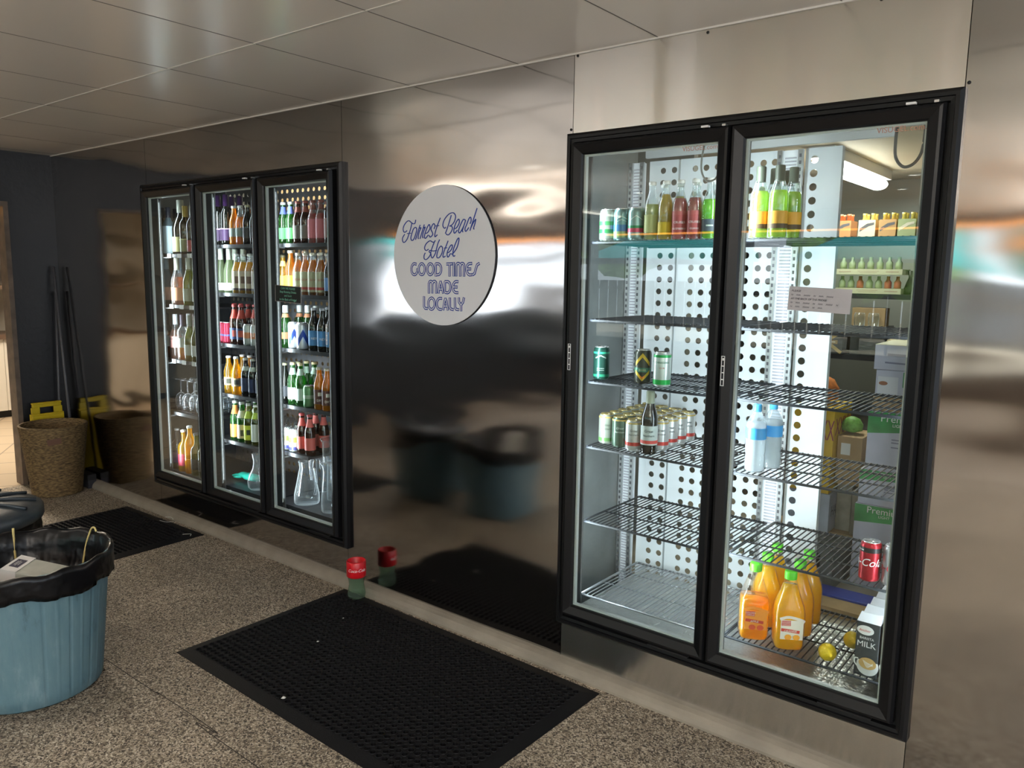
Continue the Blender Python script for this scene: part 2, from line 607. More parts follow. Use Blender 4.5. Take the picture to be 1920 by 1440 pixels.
# --- downlights in the ceiling
DLM = mat('downlight_lens', (1, 1, 1), .4, emit=(1, .95, .85), es=8)
for i, (x, y) in enumerate(DOWN):
    t = tag(empty('downlight', (x, y, H - .012)), ['round ceiling downlight in front of the two door cooler', 'round ceiling downlight farthest behind the camera', 'round ceiling downlight toward the side servery', 'round ceiling downlight right of the bar', 'round ceiling downlight above the blue bins', 'round ceiling downlight near the right wall'][i], 'light', 'bar ceiling downlights')
    M().lathe([(.042, .0), (.055, .001), (.055, .012), (.042, .012)], 20, cap0=False, cap1=False).build('trim_ring', WHITE, t)
    M().lathe([(.041, .004), (.041, .010)], 20).build('lens', DLM, t)

# --- garden beyond the openings
GR = mat('garden_ground', (.50, .44, .35), .9, var=.3, vs=3)
struct(M().box(-26, 18, -30, YB - .13, -.14, -.06).box(-26, WX - .02, YB - .13, -3.3, -.14, -.06).build('floor_garden', GR))
LF = mat('leaves', (.16, .34, .05), .6, var=.6, vs=5, bump=.6, bs=8)
LF2 = mat('leaves_dark', (.045, .12, .03), .6, var=.6, vs=5, bump=.6, bs=8)
TRK = mat('tree_bark', (.12, .09, .06), .9, var=.3, vs=10)


def blob_tree(x, y, h, rad, lf, label):
    t = tag(empty('garden_tree', (x, y, -.06)), label, 'tree', 'garden trees past the opening')
    M().tube([(0, 0, 0), (.05, .03, h * .5), (0, 0, h * .8)], [.14, .10, .06], 8).build('trunk', TRK, t)
    m = bmesh.new()
    for i in range(9):
        a = random.random() * 2 * PI; rr = rad * random.uniform(.0, .6)
        bmesh.ops.create_icosphere(m, subdivisions=3, radius=rad * random.uniform(.4, .62), matrix=Matrix.Translation((rr * math.cos(a), rr * math.sin(a), h * random.uniform(.62, 1.0))))
    for v in m.verts:
        v.co += v.normal * (math.sin(v.co.x * 9) * math.sin(v.co.y * 8 + 1) * math.sin(v.co.z * 10)) * .12 + Vector([random.uniform(-.06, .06) for _ in range(3)])
    me = bpy.data.meshes.new('crown'); m.to_mesh(me); m.free(); me.materials.append(lf)
    c = bpy.data.objects.new('crown', me); COL.objects.link(c); c.parent = t


blob_tree(-9.5, -14, 4.2, 2.0, LF, 'bright green garden tree at the left end of the lawn')
blob_tree(-5.2, -17, 3.4, 2.0, LF, 'bright green garden tree behind the first umbrella')
blob_tree(-1.0, -19, 4.4, 2.2, LF2, 'dark green garden tree in the middle of the lawn')
blob_tree(3.6, -15, 3.4, 1.8, LF, 'bright green garden tree to the right of the umbrellas')
blob_tree(-15, -9, 4.2, 2.2, LF2, 'dark green garden tree outside the side servery')
FN = mat('fence_dark', (.07, .06, .055), .7, var=.3, vs=6)
fe = empty('paling_fence', (0, -21, -.06)); tag(fe, 'dark paling fence at the far end of the garden', 'fence')
k = M()
for i in range(90):
    k.box(-18 + i * .36, -17.68 + i * .36, 0, .03, 0, 1.5)
k.build('palings', FN, fe)
M().box(-18, 14.4, .03, .08, 1.2, 1.3).build('rail', FN, fe)
TL = mat('teal_canvas', (.02, .42, .42), .7)
PO = mat('umbrella_pole', (.05, .05, .05), .6)
for x, y, lab in ((-6.4, -10.2, 'teal market umbrella at the left of the garden'), (-3.0, -10.6, 'teal market umbrella in the middle of the garden'), (.4, -10.0, 'teal market umbrella at the right of the garden'), (-9.6, -6.0, 'teal market umbrella outside the side servery')):
    t = tag(empty('market_umbrella', (x, y, -.06)), lab, 'umbrella', 'garden umbrellas')
    M().lathe([(.0, 2.55), (.5, 2.43), (1.45, 2.05), (1.47, 1.93)], 8, cap0=False, cap1=False).build('canopy', TL, t, mod=None)
    M().tube([(0, 0, 0), (0, 0, 2.6)], .022, 8).build('pole', PO, t)
    M().lathe([(.28, 0), (.28, .06), (.04, .1)], 16).build('base', FN, t)

# --- kitchen seen through the doorway and its reflection
KX = -9.9
KW = mat('kitchen_cream_wall', (.62, .58, .50), .6)
k = M().box(KX - .1, KX, -2.6, 1.9, 0, H).box(KX, WX - .02, -2.7, -2.6, 0, H).box(KX, WX - .02, 1.9, 2.0, 0, H)
struct(k.build('wall_kitchen', KW))
struct(M().box(KX - .1, WX - .001, -2.7, 2.0, H, H + .1).build('ceiling_kitchen', mat('kitchen_ceiling', (.6, .58, .54), .7)))
km = bpy.data.materials.new('kitchen_tile')
nt, N, L, P = nodes(km)
tc = N.new('ShaderNodeTexCoord'); mp = N.new('ShaderNodeMapping'); mp.inputs['Rotation'].default_value = (0, 0, .55)
br = N.new('ShaderNodeTexBrick'); br.offset = 0; br.inputs['Scale'].default_value = 1; br.inputs['Brick Width'].default_value = .4; br.inputs['Row Height'].default_value = .4
br.inputs['Mortar Size'].default_value = .006; br.inputs['Color1'].default_value = (.62, .50, .36, 1); br.inputs['Color2'].default_value = (.58, .47, .34, 1); br.inputs['Mortar'].default_value = (.25, .19, .14, 1)
L.new(tc.outputs['Object'], mp.inputs[0]); L.new(mp.outputs[0], br.inputs['Vector']); L.new(br.outputs['Color'], P.inputs['Base Color']); P.inputs['Roughness'].default_value = .3
struct(M().box(KX, WX, -2.6, 1.9, -.08, .001).box(WX, XL, DY0, DY1, -.02, .0015).build('floor_kitchen', km))
kc = tag(empty('kitchen_counter', (-9.3, 0, 0)), 'white panelled kitchen counter with brown benchtop seen through the doorway', 'counter')
VJ = mat('white_panelling', (.72, .69, .62), .45)
k = M().box(-.5, -.02, -2.4, 1.8, .08, .84)
for i in range(42):
    k.box(-.02, -.01, -2.4 + i * .1 + .003, -2.3 + i * .1 - .003, .08, .84)
k.build('front_panel', VJ, kc)
M().box(-.5, -.06, -2.4, 1.8, .002, .08).build('kickboard', BLACK2, kc)
M().box(-.55, .03, -2.4, 1.8, .84, .89).build('benchtop', mat('brown_benchtop', (.13, .085, .06), .4), kc)
sh = tag(empty('kitchen_shelf', (-9.7, 0, 0)), 'steel kitchen shelf unit standing on the brown benchtop', 'shelf')
for z in (1.36, 1.62, 2.0):
    M().box(-.14, .3, -2.2, 1.7, z, z + .04).build('shelf', mat('kitchen_steel', (.5, .48, .45), .3, .9) if z > 1.4 else mat('brown_shelf', (.16, .11, .08), .4), sh)
for y in (-2.1, -.9, .575, 1.65):
    M().box(.25, .29, y - .02, y + .02, .8905, 2.04).build('post', mat('kitchen_steel', (.5, .48, .45), .3, .9), sh)
tag(M().lathe([(.055, 0), (.055, .12), (.02, .12)], 20).build('paper_roll', PAPER, loc=(-9.5, .46, 1.4005)), 'white paper roll on the brown kitchen shelf', 'paper')
tag(M().box(-.14, .14, -.13, .13, 0, .1).build('folded_cloths', WHITE, loc=(-9.55, .25, 1.4005), bev=.03), 'folded white cloths on the brown kitchen shelf', 'cloth')
tag(M().lathe([(.10, 0), (.13, .06), (.13, .07)], 20).build('frying_pan', BLACK2, loc=(-9.55, .40, 1.6605)), 'dark pan on the middle steel kitchen shelf', 'pan')
tag(M().box(-.25, .2, -.3, .3, 0, .3).build('kitchen_oven', mat('oven_steel', (.55, .56, .52), .25, .8), loc=(-9.6, .54 - .45, .8905), bev=.01), 'small steel oven on the kitchen benchtop', 'oven')
KO = mat('orange_sign_face', (1, .4, .05), .5, emit=(1, .4, .05), es=5)
tag(M().box(-.01, .01, -.055, .055, -.03, .03).build('heat_lamp', KO, loc=(-7.0, -.52, 2.065)), 'orange glowing heat lamp just inside the kitchen doorway', 'lamp')

# --- cool room shell behind the steel wall
CW = mat('coolroom_panel', (.27, .27, .235), .45, var=.08, vs=2)
CD = mat('coolroom_dark', (.10, .10, .10), .6)
struct(M().box(XL + .001, .6, .05, 3.7, .0, .08).build('floor_coolroom', mat('coolroom_floor', (.42, .37, .29), .45, var=.35, vs=3, bump=.1)))
struct(M().box(XL + .001, .6, 3.7, 3.8, .08, H).build('wall_coolroom_rear', CW))
struct(M().box(.0, .6, .052, 3.7, .08, H - .001).build('wall_coolroom_right', CW))
struct(M().box(XL + .001, .0, .052, 3.7, 2.30, H - .001).build('ceiling_coolroom', mat('coolroom_ceiling', (.62, .52, .38), .5, var=.1, vs=2)))
# dark dividing panels standing inside at the hinge sides, dark partition behind the far cooler
GP = mat('grey_divider', (.20, .215, .215), .38, .4, var=.15, vs=6)
struct(M().box(-1.86, -1.812, .053, .66, .081, 2.299).build('wall_divider_near', GP))
struct(M().box(-5.30, -5.26, .053, .9, .081, 2.299).build('wall_divider_far', GP))
# ================================================================== COOLERS
PANE = glassy('cooler_pane', (.93, .97, .95), 1.0, .0, 1.0)
LEDM = mat('led_diffuser', (1, 1, 1), .5, emit=(.85, .93, 1), es=1.5)
SLOT = mat('slot_dark', (.10, .10, .11), .6)
FR = [(0, .02), (0, -.020), (.010, -.030), (.020, -.030), (.022, -.024), (.033, -.022), (.035, -.008), (.038, .02)]
DR = [(0, -.005), (0, -.030), (.006, -.046), (.014, -.048), (.040, -.036), (.045, -.030), (.045, -.005)]
BRG = mat('brand_brown', (.42, .20, .14), .6)


def cooler(name, label, x0, x1, z0, z1, doors, glass, handles, words):
    t = tag(empty(name, ((x0 + x1) / 2, 0, z0)), label, 'cooler')
    ox, oz = (x0 + x1) / 2, z0

    def B(mb, nm, mt, par=t, bev=0):
        o = mb.build(nm, mt, par, bev=bev)
        o.data.transform(Matrix.Translation((-ox, 0, -oz)))
        return o
    B(M().ring(x0, x1, z0, z1, FR), 'outer_frame', BLACK)
    k = M()
    k.ring(x0 + .036, x1 - .036, z0 + .036, z1 - .034, [(0, .02), (0, -.004), (.03, -.004), (.03, .05), (0, .05)])
    for (a, b), (c, d) in zip(doors, doors[1:]):
        k.box((b + c) / 2 - .03, (b + c) / 2 + .03, -.004, .05, z0 + .06, z1 - .06)
    B(k, 'inner_frame', BLACK2)
    # reveal trims: pale strips round the inside of each opening
    for (g0, g1), (d0, d1) in zip(glass, doors):
        d = empty('door'); d.parent = t
        B(M().ring(d0, d1, z0 + .05, z1 - .037, DR), 'door_rim', BLACK, d)
        B(M().box(g0 - .004, g1 + .004, -.028, -.022, .292, 2.034), 'glass_pane', PANE, d)
        B(M().ring(g0 - .004, g1 + .004, .292, 2.034, [(0, -.021), (0, -.006), (.010, -.006), (.010, -.021)]), 'spacer', SILVER2, d)
        hx = handles(g0, g1, d0, d1)
        k = M().ring(hx - .006, hx + .006, 1.235, 1.335, [(0, -.0485), (0, -.0505), (.0018, -.0505), (.0018, -.0485)])
        for i, zz in enumerate((1.255, 1.278, 1.300, 1.32)):
            k.box(hx - .004 + .002 * (i % 2), hx + .003, -.0505, -.0485, zz, zz + (.008 if i == 3 else .003))
        B(k, 'handle_badge', WHITE, d)
        B(M().box(d1 - .10, d1 - .075, -.046, -.03, z1 - .036, z1 - .030), 'white_clip', WHITE, d)
        B(M().box(d1 - .03, d1 - .018, -.040, -.02, z1 - .0365, z1 - .030), 'hinge_pin', SILVER, d)
        B(M().box(d1 - .22, d1 - .06, -.046, -.03, z0 + .0445, z0 + .0495), 'bottom_catch', BLACK2, d)
        if words:
            k = M(); text('VISUGEL.com.au', .022, k, flat(g1 - .055, -.0290, 2.008)); B(k, 'sticker_lettering', BRG, d)
    # mullion led strips and slotted uprights
    for i, (g0, g1) in enumerate(glass):
        for xa, xb in ((g0 - .052, g0 - .030), (g1 + .026, g1 + .042)):
            B(M().box(xa, xb, .052, .060, .30, 2.03), 'led_housing', SILVER2)
            B(M().box(xa + .003, xb - .003, .0605, .063, .32, 2.01), 'led_diffuser', LEDM)
        k = M().box(g0 - .050, g0 - .022, .066, .070, .26, 2.06)
        for j in range(68):
            zz = .28 + j * .026
            k.box(g0 - .039, g0 - .034, .0645, .0665, zz, zz + .013, 1)
        B(k, 'slotted_upright', [mat('upright_grey', (.16, .165, .17), .5), SLOT])
    return t


RC = cooler('display_cooler', 'black framed two door glass cooler set in the steel wall', RX0, RX1, RZ0, RZ1, [(-1.690, -1.077), (-1.074, -.463)], GL_R, lambda g0, g1, d0, d1: g0 - .030, True)
LC = cooler('display_cooler', 'black framed three door glass cooler farther along the steel wall', LX0, LX1, LZ0, LZ1, [(-4.927, -4.328), (-4.297, -3.712), (-3.687, -3.081)], GL_L, lambda g0, g1, d0, d1: g1 + .010 if g1 > -4 else g1 + .012, False)
# door closer cable looped inside the right hand door
k = M().tube(spline([(-.598, .03, 2.045), (-.600, .03, 1.99), (-.597, .035, 1.945), (-.575, .035, 1.918), (-.548, .035, 1.925), (-.530, .035, 1.955), (-.524, .03, 2.0), (-.524, .03, 2.045)], 6), .0045, 8)
tag(k.build('door_cable', mat('cable_grey', (.07, .07, .07), .5)), 'dark looped cable hanging inside the top right of the near cooler', 'cable')
k = M().tube(spline([(-1.195, .03, 2.045), (-1.205, .03, 1.99), (-1.205, .035, 1.945), (-1.185, .035, 1.915), (-1.155, .035, 1.92), (-1.140, .035, 1.95)], 6), .0035, 8)
tag(k.build('door_cable', mat('cable_pale', (.30, .32, .31), .5)), 'pale looped cable inside the near cooler\'s left door', 'cable')

# --- uprights and perforated sheets behind the near cooler
PW = mat('white_perforated', (.76, .80, .83), .35, var=.05, vs=3)


def perf_panel(x0, x1, z0, z1, hx, pitch, r_, y, label, m=PW):
    hz = []
    z = z0 + pitch * .8
    while z < z1 - pitch * .5:
        hz.append(z); z += pitch
    k = M()
    xa, xb = max(x0, hx[0] - .028), min(x1, hx[-1] + .028)
    perf(k, xa, xb, z0, z1, hx, hz, r_, lambda u, v: (u, y, v), 10)
    if xa > x0: k.add([(x0, y, z0), (xa, y, z0), (xa, y, z1), (x0, y, z1)], [(0, 1, 2, 3)])
    if xb < x1: k.add([(xb, y, z0), (x1, y, z0), (x1, y, z1), (xb, y, z1)], [(0, 1, 2, 3)])
    # folded edges
    k.box(x0 - .004, x0, y, y + .03, z0, z1).box(x1, x1 + .004, y, y + .03, z0, z1)
    o = k.build('perforated_panel', m)
    s = o.modifiers.new('solidify', 'SOLIDIFY'); s.thickness = .002
    tag(o, label, 'panel', 'perforated air panels behind the near cooler' if m is PW else None)


perf_panel(-1.735, -1.605, .081, 2.09, [-1.673, -1.620], .052, .0135, .64, 'narrow white panel with two columns of round holes')
perf_panel(-1.590, -1.330, .081, 2.09, [-1.525, -1.475, -1.425, -1.375], .052, .0135, .645, 'wide white perforated panel behind the left door')
perf_panel(-1.320, -1.165, .081, 2.09, [-1.280, -1.228, -1.182], .052, .0135, .64, 'white perforated panel left of the lit post in right door')
perf_panel(-1.060, -.932, .081, 2.09, [-1.030], .052, .0150, .645, 'white panel with a single column of round holes')
tag(M().box(-.5, .5, 0, .02, 0, .06).build('top_rail', SILVER2, loc=(-1.24, .60, 2.10)), 'pale metal rail across the top of the perforated panels', 'rail')
VL = mat('vent_louvre', (.86, .88, .92), .4)
VD = mat('vent_louvre_gap', (.45, .45, .50), .5)


def post(x0, x1, y, label):
    t = tag(empty('rack_post', ((x0 + x1) / 2, y, .081)), label, 'post', 'slotted posts behind the near cooler')
    w2 = (x1 - x0) / 2
    M().box(-w2, w2, 0, .03, 0, 2.0).build('core', VL, t)
    k = M()
    for i in range(150):
        k.box(-w2 * .55, w2 * .55, -.002, 0, .03 + i * .013, .036 + i * .013)
    k.build('louvres', VD, t)
    for sx in (-1, 1):
        k = M().box(sx * w2 - .010, sx * w2 + .010, -.012, 0, 0, 2.0)
        for j in range(76):
            k.box(sx * w2 - .004, sx * w2 + .004, -.0135, -.0115, .02 + j * .026, .033 + j * .026, 1)
        k.build('slotted_strip', [SILVER, SLOT], t)


post(-1.800, -1.745, .59, 'slotted white post at the rear corner of the left door')
post(-1.145, -1.065, .60, 'louvred white post lit brightly behind the right door')

# --- shelves
RZ = [1.725, 1.424, 1.178, .914, .605, .292]


def wire_shelf(x0, x1, y0, y1, z, m, label, n=30, group='wire shelves in the near cooler'):
    k = M()
    for i in range(n):
        x = x0 + .012 + (x1 - x0 - .024) * i / (n - 1)
        k.box(x - .0017, x + .0017, y0, y1, -.0035, 0)
    for y in (y0, y1):
        k.tube([(x0, y, -.007), (x1, y, -.007)], .005, 6)
    for y in (y0 + (y1 - y0) * .36, y0 + (y1 - y0) * .70):
        k.tube([(x0, y, -.007), (x1, y, -.007)], .0032, 6)
    for x in (x0, x1):
        k.tube([(x, y0, -.006), (x, y1, -.006)], .0042, 6)
    o = k.build('wire_shelf', m, loc=(0, 0, z))
    return tag(o, label, 'shelf', group)


ORD = ['top', 'second', 'third', 'fourth', 'fifth', 'bottom']
for i, z in enumerate(RZ):
    m = CHROME if i == 5 else DARKW
    m2 = DARKW
    wire_shelf(-1.695, -1.105, .11, .575, z, m, '%s wire shelf behind the near cooler\'s left door' % ORD[i])
    wire_shelf(-1.085 + .012, -.44, .11, .575, z + (.010 if i > 3 else 0), m2, '%s wire shelf behind the near cooler\'s right door' % ORD[i])
    # clips
# floor pan in front of the bottom shelf
tag(M().box(-1.70, -.43, .085, .62, .215, .235).build('drip_tray', mat('crinkled_foil', (.55, .55, .53), .3, .8, bump=.9, bs=55)), 'silver drip tray under the near cooler\'s bottom shelves', 'tray')

LZs = [[1.685, 1.362, 1.005, .655, .250], [1.738, 1.455, 1.150, .843, .555, .262], [1.737, 1.462, 1.163, .845, .572, .262]]
LXs = [(-5.20, -4.50), (-4.47, -3.875), (-3.85, -3.18)]
DN = ['left', 'middle', 'right']
for d in range(3):
    for i, z in enumerate(LZs[d]):
        nm = (ORD[:4] + ['bottom'] if d == 0 else ORD)[i]
        x0, x1 = LXs[d]
        if d == 2 and i == 4: x1 = -3.505
        # solid-looking dark tray shelves with a front lip
        k = M().box(x0, x1, .12, .58, z - .012, z - .001)
        k.box(x0, x1, .112, .120, z - .016, z + .004)
        o = tag(k.build('cooler_shelf', mat('dark_shelf', (.03, .03, .033), .3)), '%s dark shelf behind the far cooler\'s %s door' % (nm, DN[d]), 'shelf', 'dark shelves in the far cooler')
        g0_ = GL_L[d][0]
        k = M().box(g0_ - .044, g0_ - .036, .0702, .116, z - .022, z - .0162); k.build('bracket', SILVER, o)
        if d == 0 and i < 3:
            for q in range(4):
                M().box(x0 + .16 + q * .12, x0 + .205 + q * .12, .108, .1115, z - .020, z + .006).build('price_ticket', PAPER, o)
for d in range(3):
    x0, x1 = LXs[d]
    tag(M().box(x0 + .02, x1 - .02, .074, .110, .206, .2265).build('drip_tray', mat('crinkled_foil', (.55, .55, .53), .3, .8, bump=.9, bs=55)), 'silver drip tray along the sill of the far cooler\'s %s door' % DN[d], 'tray')
    tag(M().box(x0, x1, .13, .60, .0815, LZs[d][-1] - .0165).build('cooler_plinth', mat('dark_shelf', (.03, .03, .033), .3)), 'dark plinth under the bottom shelf, far cooler\'s %s door' % DN[d], 'plinth')
DP = mat('dull_perforated', (.23, .23, .25), .4, .5, var=.1, vs=3)
perf_panel(-5.10, -3.62, .081, 2.2, [-5.06 + .055 * i for i in range(26)], .055, .013, .66, 'dull grey perforated sheet behind the far cooler', DP)
struct(M().box(-5.25, -5.12, .66, .70, .081, 2.299).build('wall_coolroom_partition', mat('coolroom_dark_wall', (.10, .11, .13), .4)))
# hanging pale warm board behind far cooler right side, seen through the holes
tag(M().box(-.85, .65, 0, .02, 0, 2.1).build('plywood_board', mat('plywood', (.55, .38, .20), .6, var=.2, vs=5), loc=(-4.3, 1.0, .081)), 'tan plywood board standing behind the grey perforated sheet', 'board')
struct(M().box(-4.9, -1.95, 1.5, 1.55, .081, 2.299).build('wall_coolroom_partition', CW))
# ================================================================== BOTTLES, CANS
GLS = {
    'green': glassy('glass_green', (.07, .36, .05), .72, .06, 2, .3), 'dark': glassy('glass_dark', (.03, .033, .02), .6, .06, 2), 'olive': glassy('glass_olive', (.34, .38, .07), .72, .06, 2, .4),
    'clear': glassy('glass_clear', (.90, .95, .96), .93, .05, 2, .8), 'amber': glassy('glass_amber', (.95, .46, .03), .66, .06, 2), 'brown': glassy('glass_brown', (.16, .05, .015), .65, .06, 2),
    'gold': glassy('glass_gold', (1.0, .62, .03), .66, .06, 2, .3), 'rose': glassy('glass_rose', (.95, .48, .28), .75, .06, 1), 'palegreen': glassy('glass_palegreen', (.62, .72, .45), .7),
    'lime': glassy('liquid_lime', (.35, .95, .02), .3), 'yellow': glassy('liquid_yellow', (.80, .60, .04), .15), 'pink': glassy('liquid_pink', (.75, .16, .15), .15),
    'limeyel': glassy('liquid_lime_yellow', (.62, .85, .05), .35), 'paleyel': glassy('liquid_pale_yellow', (.72, .75, .30), .3), 'teal': glassy('glass_teal', (.55, .75, .85), .7),
}
PR = {
    'beer': [(.0272, .0), (.0300, .004), (.0302, .125), (.0285, .142), (.0200, .168), (.0140, .188), (.0128, .214), (.0142, .216), (.0142, .224), (.0130, .228)],
    'wine': [(.034, 0), (.0375, .004), (.0378, .185), (.0350, .202), (.0190, .228), (.0148, .245), (.0142, .290), (.0158, .292), (.0158, .302), (.0145, .304)],
    'burg': [(.036, 0), (.0395, .004), (.0398, .140), (.0370, .165), (.0240, .205), (.0160, .235), (.0144, .290), (.0158, .292), (.0158, .302), (.0145, .304)],
    'magnum': [(.050, 0), (.056, .005), (.056, .170), (.048, .205), (.027, .250), (.020, .275), (.018, .330), (.021, .333), (.021, .345), (.019, .348)],
    'spirit': [(.036, 0), (.039, .005), (.039, .160), (.035, .180), (.018, .200), (.0145, .215), (.0145, .265), (.016, .267), (.016, .275), (.014, .277)],
    'tall': [(.030, 0), (.033, .004), (.033, .175), (.030, .192), (.0165, .225), (.0140, .240), (.0138, .270), (.0155, .272), (.0155, .280), (.014, .282)],
}
LBC = {}


def col(c, rough=.5, metal=0):
    k = 'paint_%02x%02x%02x_%d' % (int(c[0] * 255), int(c[1] * 255), int(c[2] * 255), int(metal * 10))
    return mat(k, c, rough, metal)


def radius_at(pr, z):
    for (a, b), (c, d) in zip(pr, pr[1:]):
        if b <= z <= d:
            return a + (c - a) * (z - b) / max(1e-6, d - b)
    return pr[-1][0]


def bottle(name, kind, glass, label=None, lab=(.04, .11), cap=(.8, .8, .8), capz=None, neck=None, neckz=None, liquid=None, fill=.8, sc=1.0, words=None, band=None, capm=0, panel=None):
    """lathe bottle with parts: glass_body, liquid, label, neck_label, cap, lettering"""
    pr = [(r * sc, z * sc) for r, z in PR[kind]]
    Ht = pr[-1][1]
    t = empty(name)
    M().lathe(pr, 20).build('glass_body', GLS[glass], t)
    if liquid:
        zf = Ht * fill
        lp = [(r * .90, max(z, .003)) for r, z in pr if z < zf] + [(radius_at(pr, zf) * .90, zf)]
        M().lathe(lp, 16).build('liquid', GLS[liquid], t)
    e = .0007
    if label:
        a, b = lab[0] * sc, lab[1] * sc
        M().lathe([(radius_at(pr, a) + e, a), (radius_at(pr, (a + b) / 2) + e, (a + b) / 2), (radius_at(pr, b) + e, b)], 20, cap0=False, cap1=False).build('label', col(label), t)
        if band:
            a2, b2, cc = band
            a2 *= sc; b2 *= sc
            M().lathe([(radius_at(pr, a2) + 2 * e, a2), (radius_at(pr, b2) + 2 * e, b2)], 20, cap0=False, cap1=False).build('label_band', col(cc), t)
        if panel:
            k = M(); rr = radius_at(pr, a) + 3 * e
            w_, z0, z1, cc = panel
            vs = []
            for zz in (z0 * sc, z1 * sc):
                for i in range(7):
                    u = (i / 6 - .5) * w_ / rr
                    vs.append((rr * math.sin(u), -rr * math.cos(u), zz))
            k.add(vs, [(i, i + 1, i + 8, i + 7) for i in range(6)])
            k.build('label_panel', col(cc), t)
        if words:
            k = M()
            for wd, sz, zz, cc in words:
                text(wd, sz * sc, k, wrap(radius_at(pr, a) + 4 * e, zz * sc))
            k.build('lettering', col(words[0][3]), t)
    if neck:
        a, b = [v * sc for v in neckz]
        M().lathe([(radius_at(pr, a) + e, a), (radius_at(pr, (a * 2 + b) / 3) + e, (a * 2 + b) / 3), (radius_at(pr, (a + b * 2) / 3) + e, (a + b * 2) / 3), (radius_at(pr, b) + e, b)], 16, cap0=False, cap1=False).build('neck_label', col(neck), t)
    cz = (capz or (Ht / sc - .012)) * sc
    rr = pr[-2][0] + .0012
    M().lathe([(max(radius_at(pr, cz), pr[-3][0]) + .001, cz), (rr, cz + .002), (rr, Ht - .001), (rr * .85, Ht + .002)], 16).build('cap', col(cap, .4, capm), t)
    return t


def can(name, body, top=(.75, .75, .75), bands=(), words=None, fat=1.0, h=.122, chev=None, marks=None):
    t = empty(name)
    R_ = .033 * fat
    M().lathe([(R_ * .8, 0), (R_ * .98, .006), (R_, .012), (R_, h - .018), (R_ * .93, h - .008), (R_ * .82, h - .003)], 24, cap0=True, cap1=False).build('can_body', col(body, .32, .5), t)
    M().lathe([(R_ * .82, h - .003), (R_ * .84, h - .0005), (R_ * .80, h), (R_ * .76, h - .004)], 24, cap0=False).build('lid', col(top, .25, .8), t)
    k = M().tube([(.002, 0, h - .0035), (.010, 0, h - .003), (.012, .006, h - .003), (.004, .007, h - .003)], .0015, 6)
    k.build('pull_tab', col((.7, .7, .7), .25, .9), t)
    for i, (a, b, cc) in enumerate(bands):
        M().lathe([(R_ + .0004, a), (R_ + .0004, b)], 24, cap0=False, cap1=False).build('printed_band', col(cc, .35, .3), t)
    if chev:
        for cc, zc, hh, ww, th in chev:
            k = M(); rr = R_ + .0009
            n = 12; vs = []
            for i in range(n + 1):
                u = (i / n - .5) * ww; zz = zc + hh * (1 - abs(u) / (ww / 2))
                for q in (0, th):
                    vs.append((rr * math.sin(u / rr), -rr * math.cos(u / rr), zz + q))
            k.add(vs, [(2 * i, 2 * i + 2, 2 * i + 3, 2 * i + 1) for i in range(n)])
            k.build('printed_chevron', col(cc, .35, .3), t)
    if words:
        for wd, sz, zz, cc, shr in words:
            k = M(); text(wd, sz, k, wrap(R_ + .0014, zz), shear=shr); k.build('lettering', col(cc), t)
    return t


USED = set()


def put(proto, x, y, z, label, group=None, rz=0.0, cat='bottle'):
    if proto.name not in USED:
        USED.add(proto.name); o = proto
        o.location = (x, y, z); o.rotation_euler = (0, 0, rz)
    else:
        o = dup(proto, (x, y, z), rz)
        if 'group' in o: del o['group']
    return tag(o, label, cat, group)


TH = ['first', 'second', 'third', 'fourth', 'fifth', 'sixth', 'seventh', 'eighth', 'ninth', 'tenth', 'eleventh']
# ---------------------------------------------------------------- near cooler, left door
R1 = 'drinks on the near cooler\'s top shelves'
G_ = (.05, .22, .10)
c1 = can('drink_can', (.25, .29, .25), bands=[(.03, .045, (.03, .2, .06)), (.06, .075, (.05, .25, .08))])
put(c1, -1.655, .17, 1.726, 'silver can with green stripes at the left end of the top shelf', R1, .4, 'can')
c2 = can('drink_can', (.14, .26, .26), bands=[(.012, .035, (.25, .36, .15)), (.035, .06, (.05, .16, .33))], chev=[((.5, .58, .5), .078, .012, .05, .003), ((.5, .58, .5), .070, .008, .04, .002)])
put(c2, -1.587, .165, 1.726, 'teal and blue can between the silver striped and red marked cans', R1, .45, 'can')
c3 = can('drink_can', (.22, .34, .32), bands=[(.03, .045, (.5, .07, .12)), (.045, .055, (.03, .2, .08))], chev=[((.6, .62, .6), .074, .016, .05, .003)])
put(c3, -1.5208, .16, 1.726, 'pale teal can with a red swoosh beside clear bottles', R1, .45, 'can')
b1 = bottle('drink_bottle', 'beer', 'clear', liquid='paleyel', fill=.62, cap=(.75, .75, .72), label=(.45, .47, .20), lab=(.03, .10), sc=.93)
put(b1, -1.4585, .160, 1.726, 'clear bottle of pale yellow drink beside the teal cans', R1, .4)
b2 = bottle('drink_bottle', 'beer', 'clear', liquid='yellow', fill=.78, cap=(.75, .75, .72), sc=.93, label=(.62, .44, .03), lab=(.02, .07))
put(b2, -1.401, .16, 1.726, 'clear bottle of bright yellow drink left of the pink ones', R1, .4)
for i, (x, wd) in enumerate(((-1.343, ('CRUISER', 'RASPBERRY')), (-1.284, ('CRUISER', 'GUAVA')))):
    b3 = bottle('drink_bottle', 'beer', 'clear', liquid='pink', fill=.70, cap=(.75, .75, .72), sc=.93, label=(.45, .10, .10), lab=(.02, .11), words=[(wd[0], .0125, .062, (.85, .75, .75)), (wd[1], .011, .038, (.85, .75, .75))])
    put(b3, x, .16, 1.726, ['pink drink bottle lettered CRUISER RASPBERRY', 'pink drink bottle lettered CRUISER GUAVA'][i] + ' on the top shelf', R1, .45)
b4 = bottle('drink_bottle', 'beer', 'clear', liquid='lime', fill=.66, cap=(.75, .75, .72), sc=.93, label=(.07, .10, .12), lab=(.03, .075), panel=(.026, .048, .054, (.45, .55, .48)))
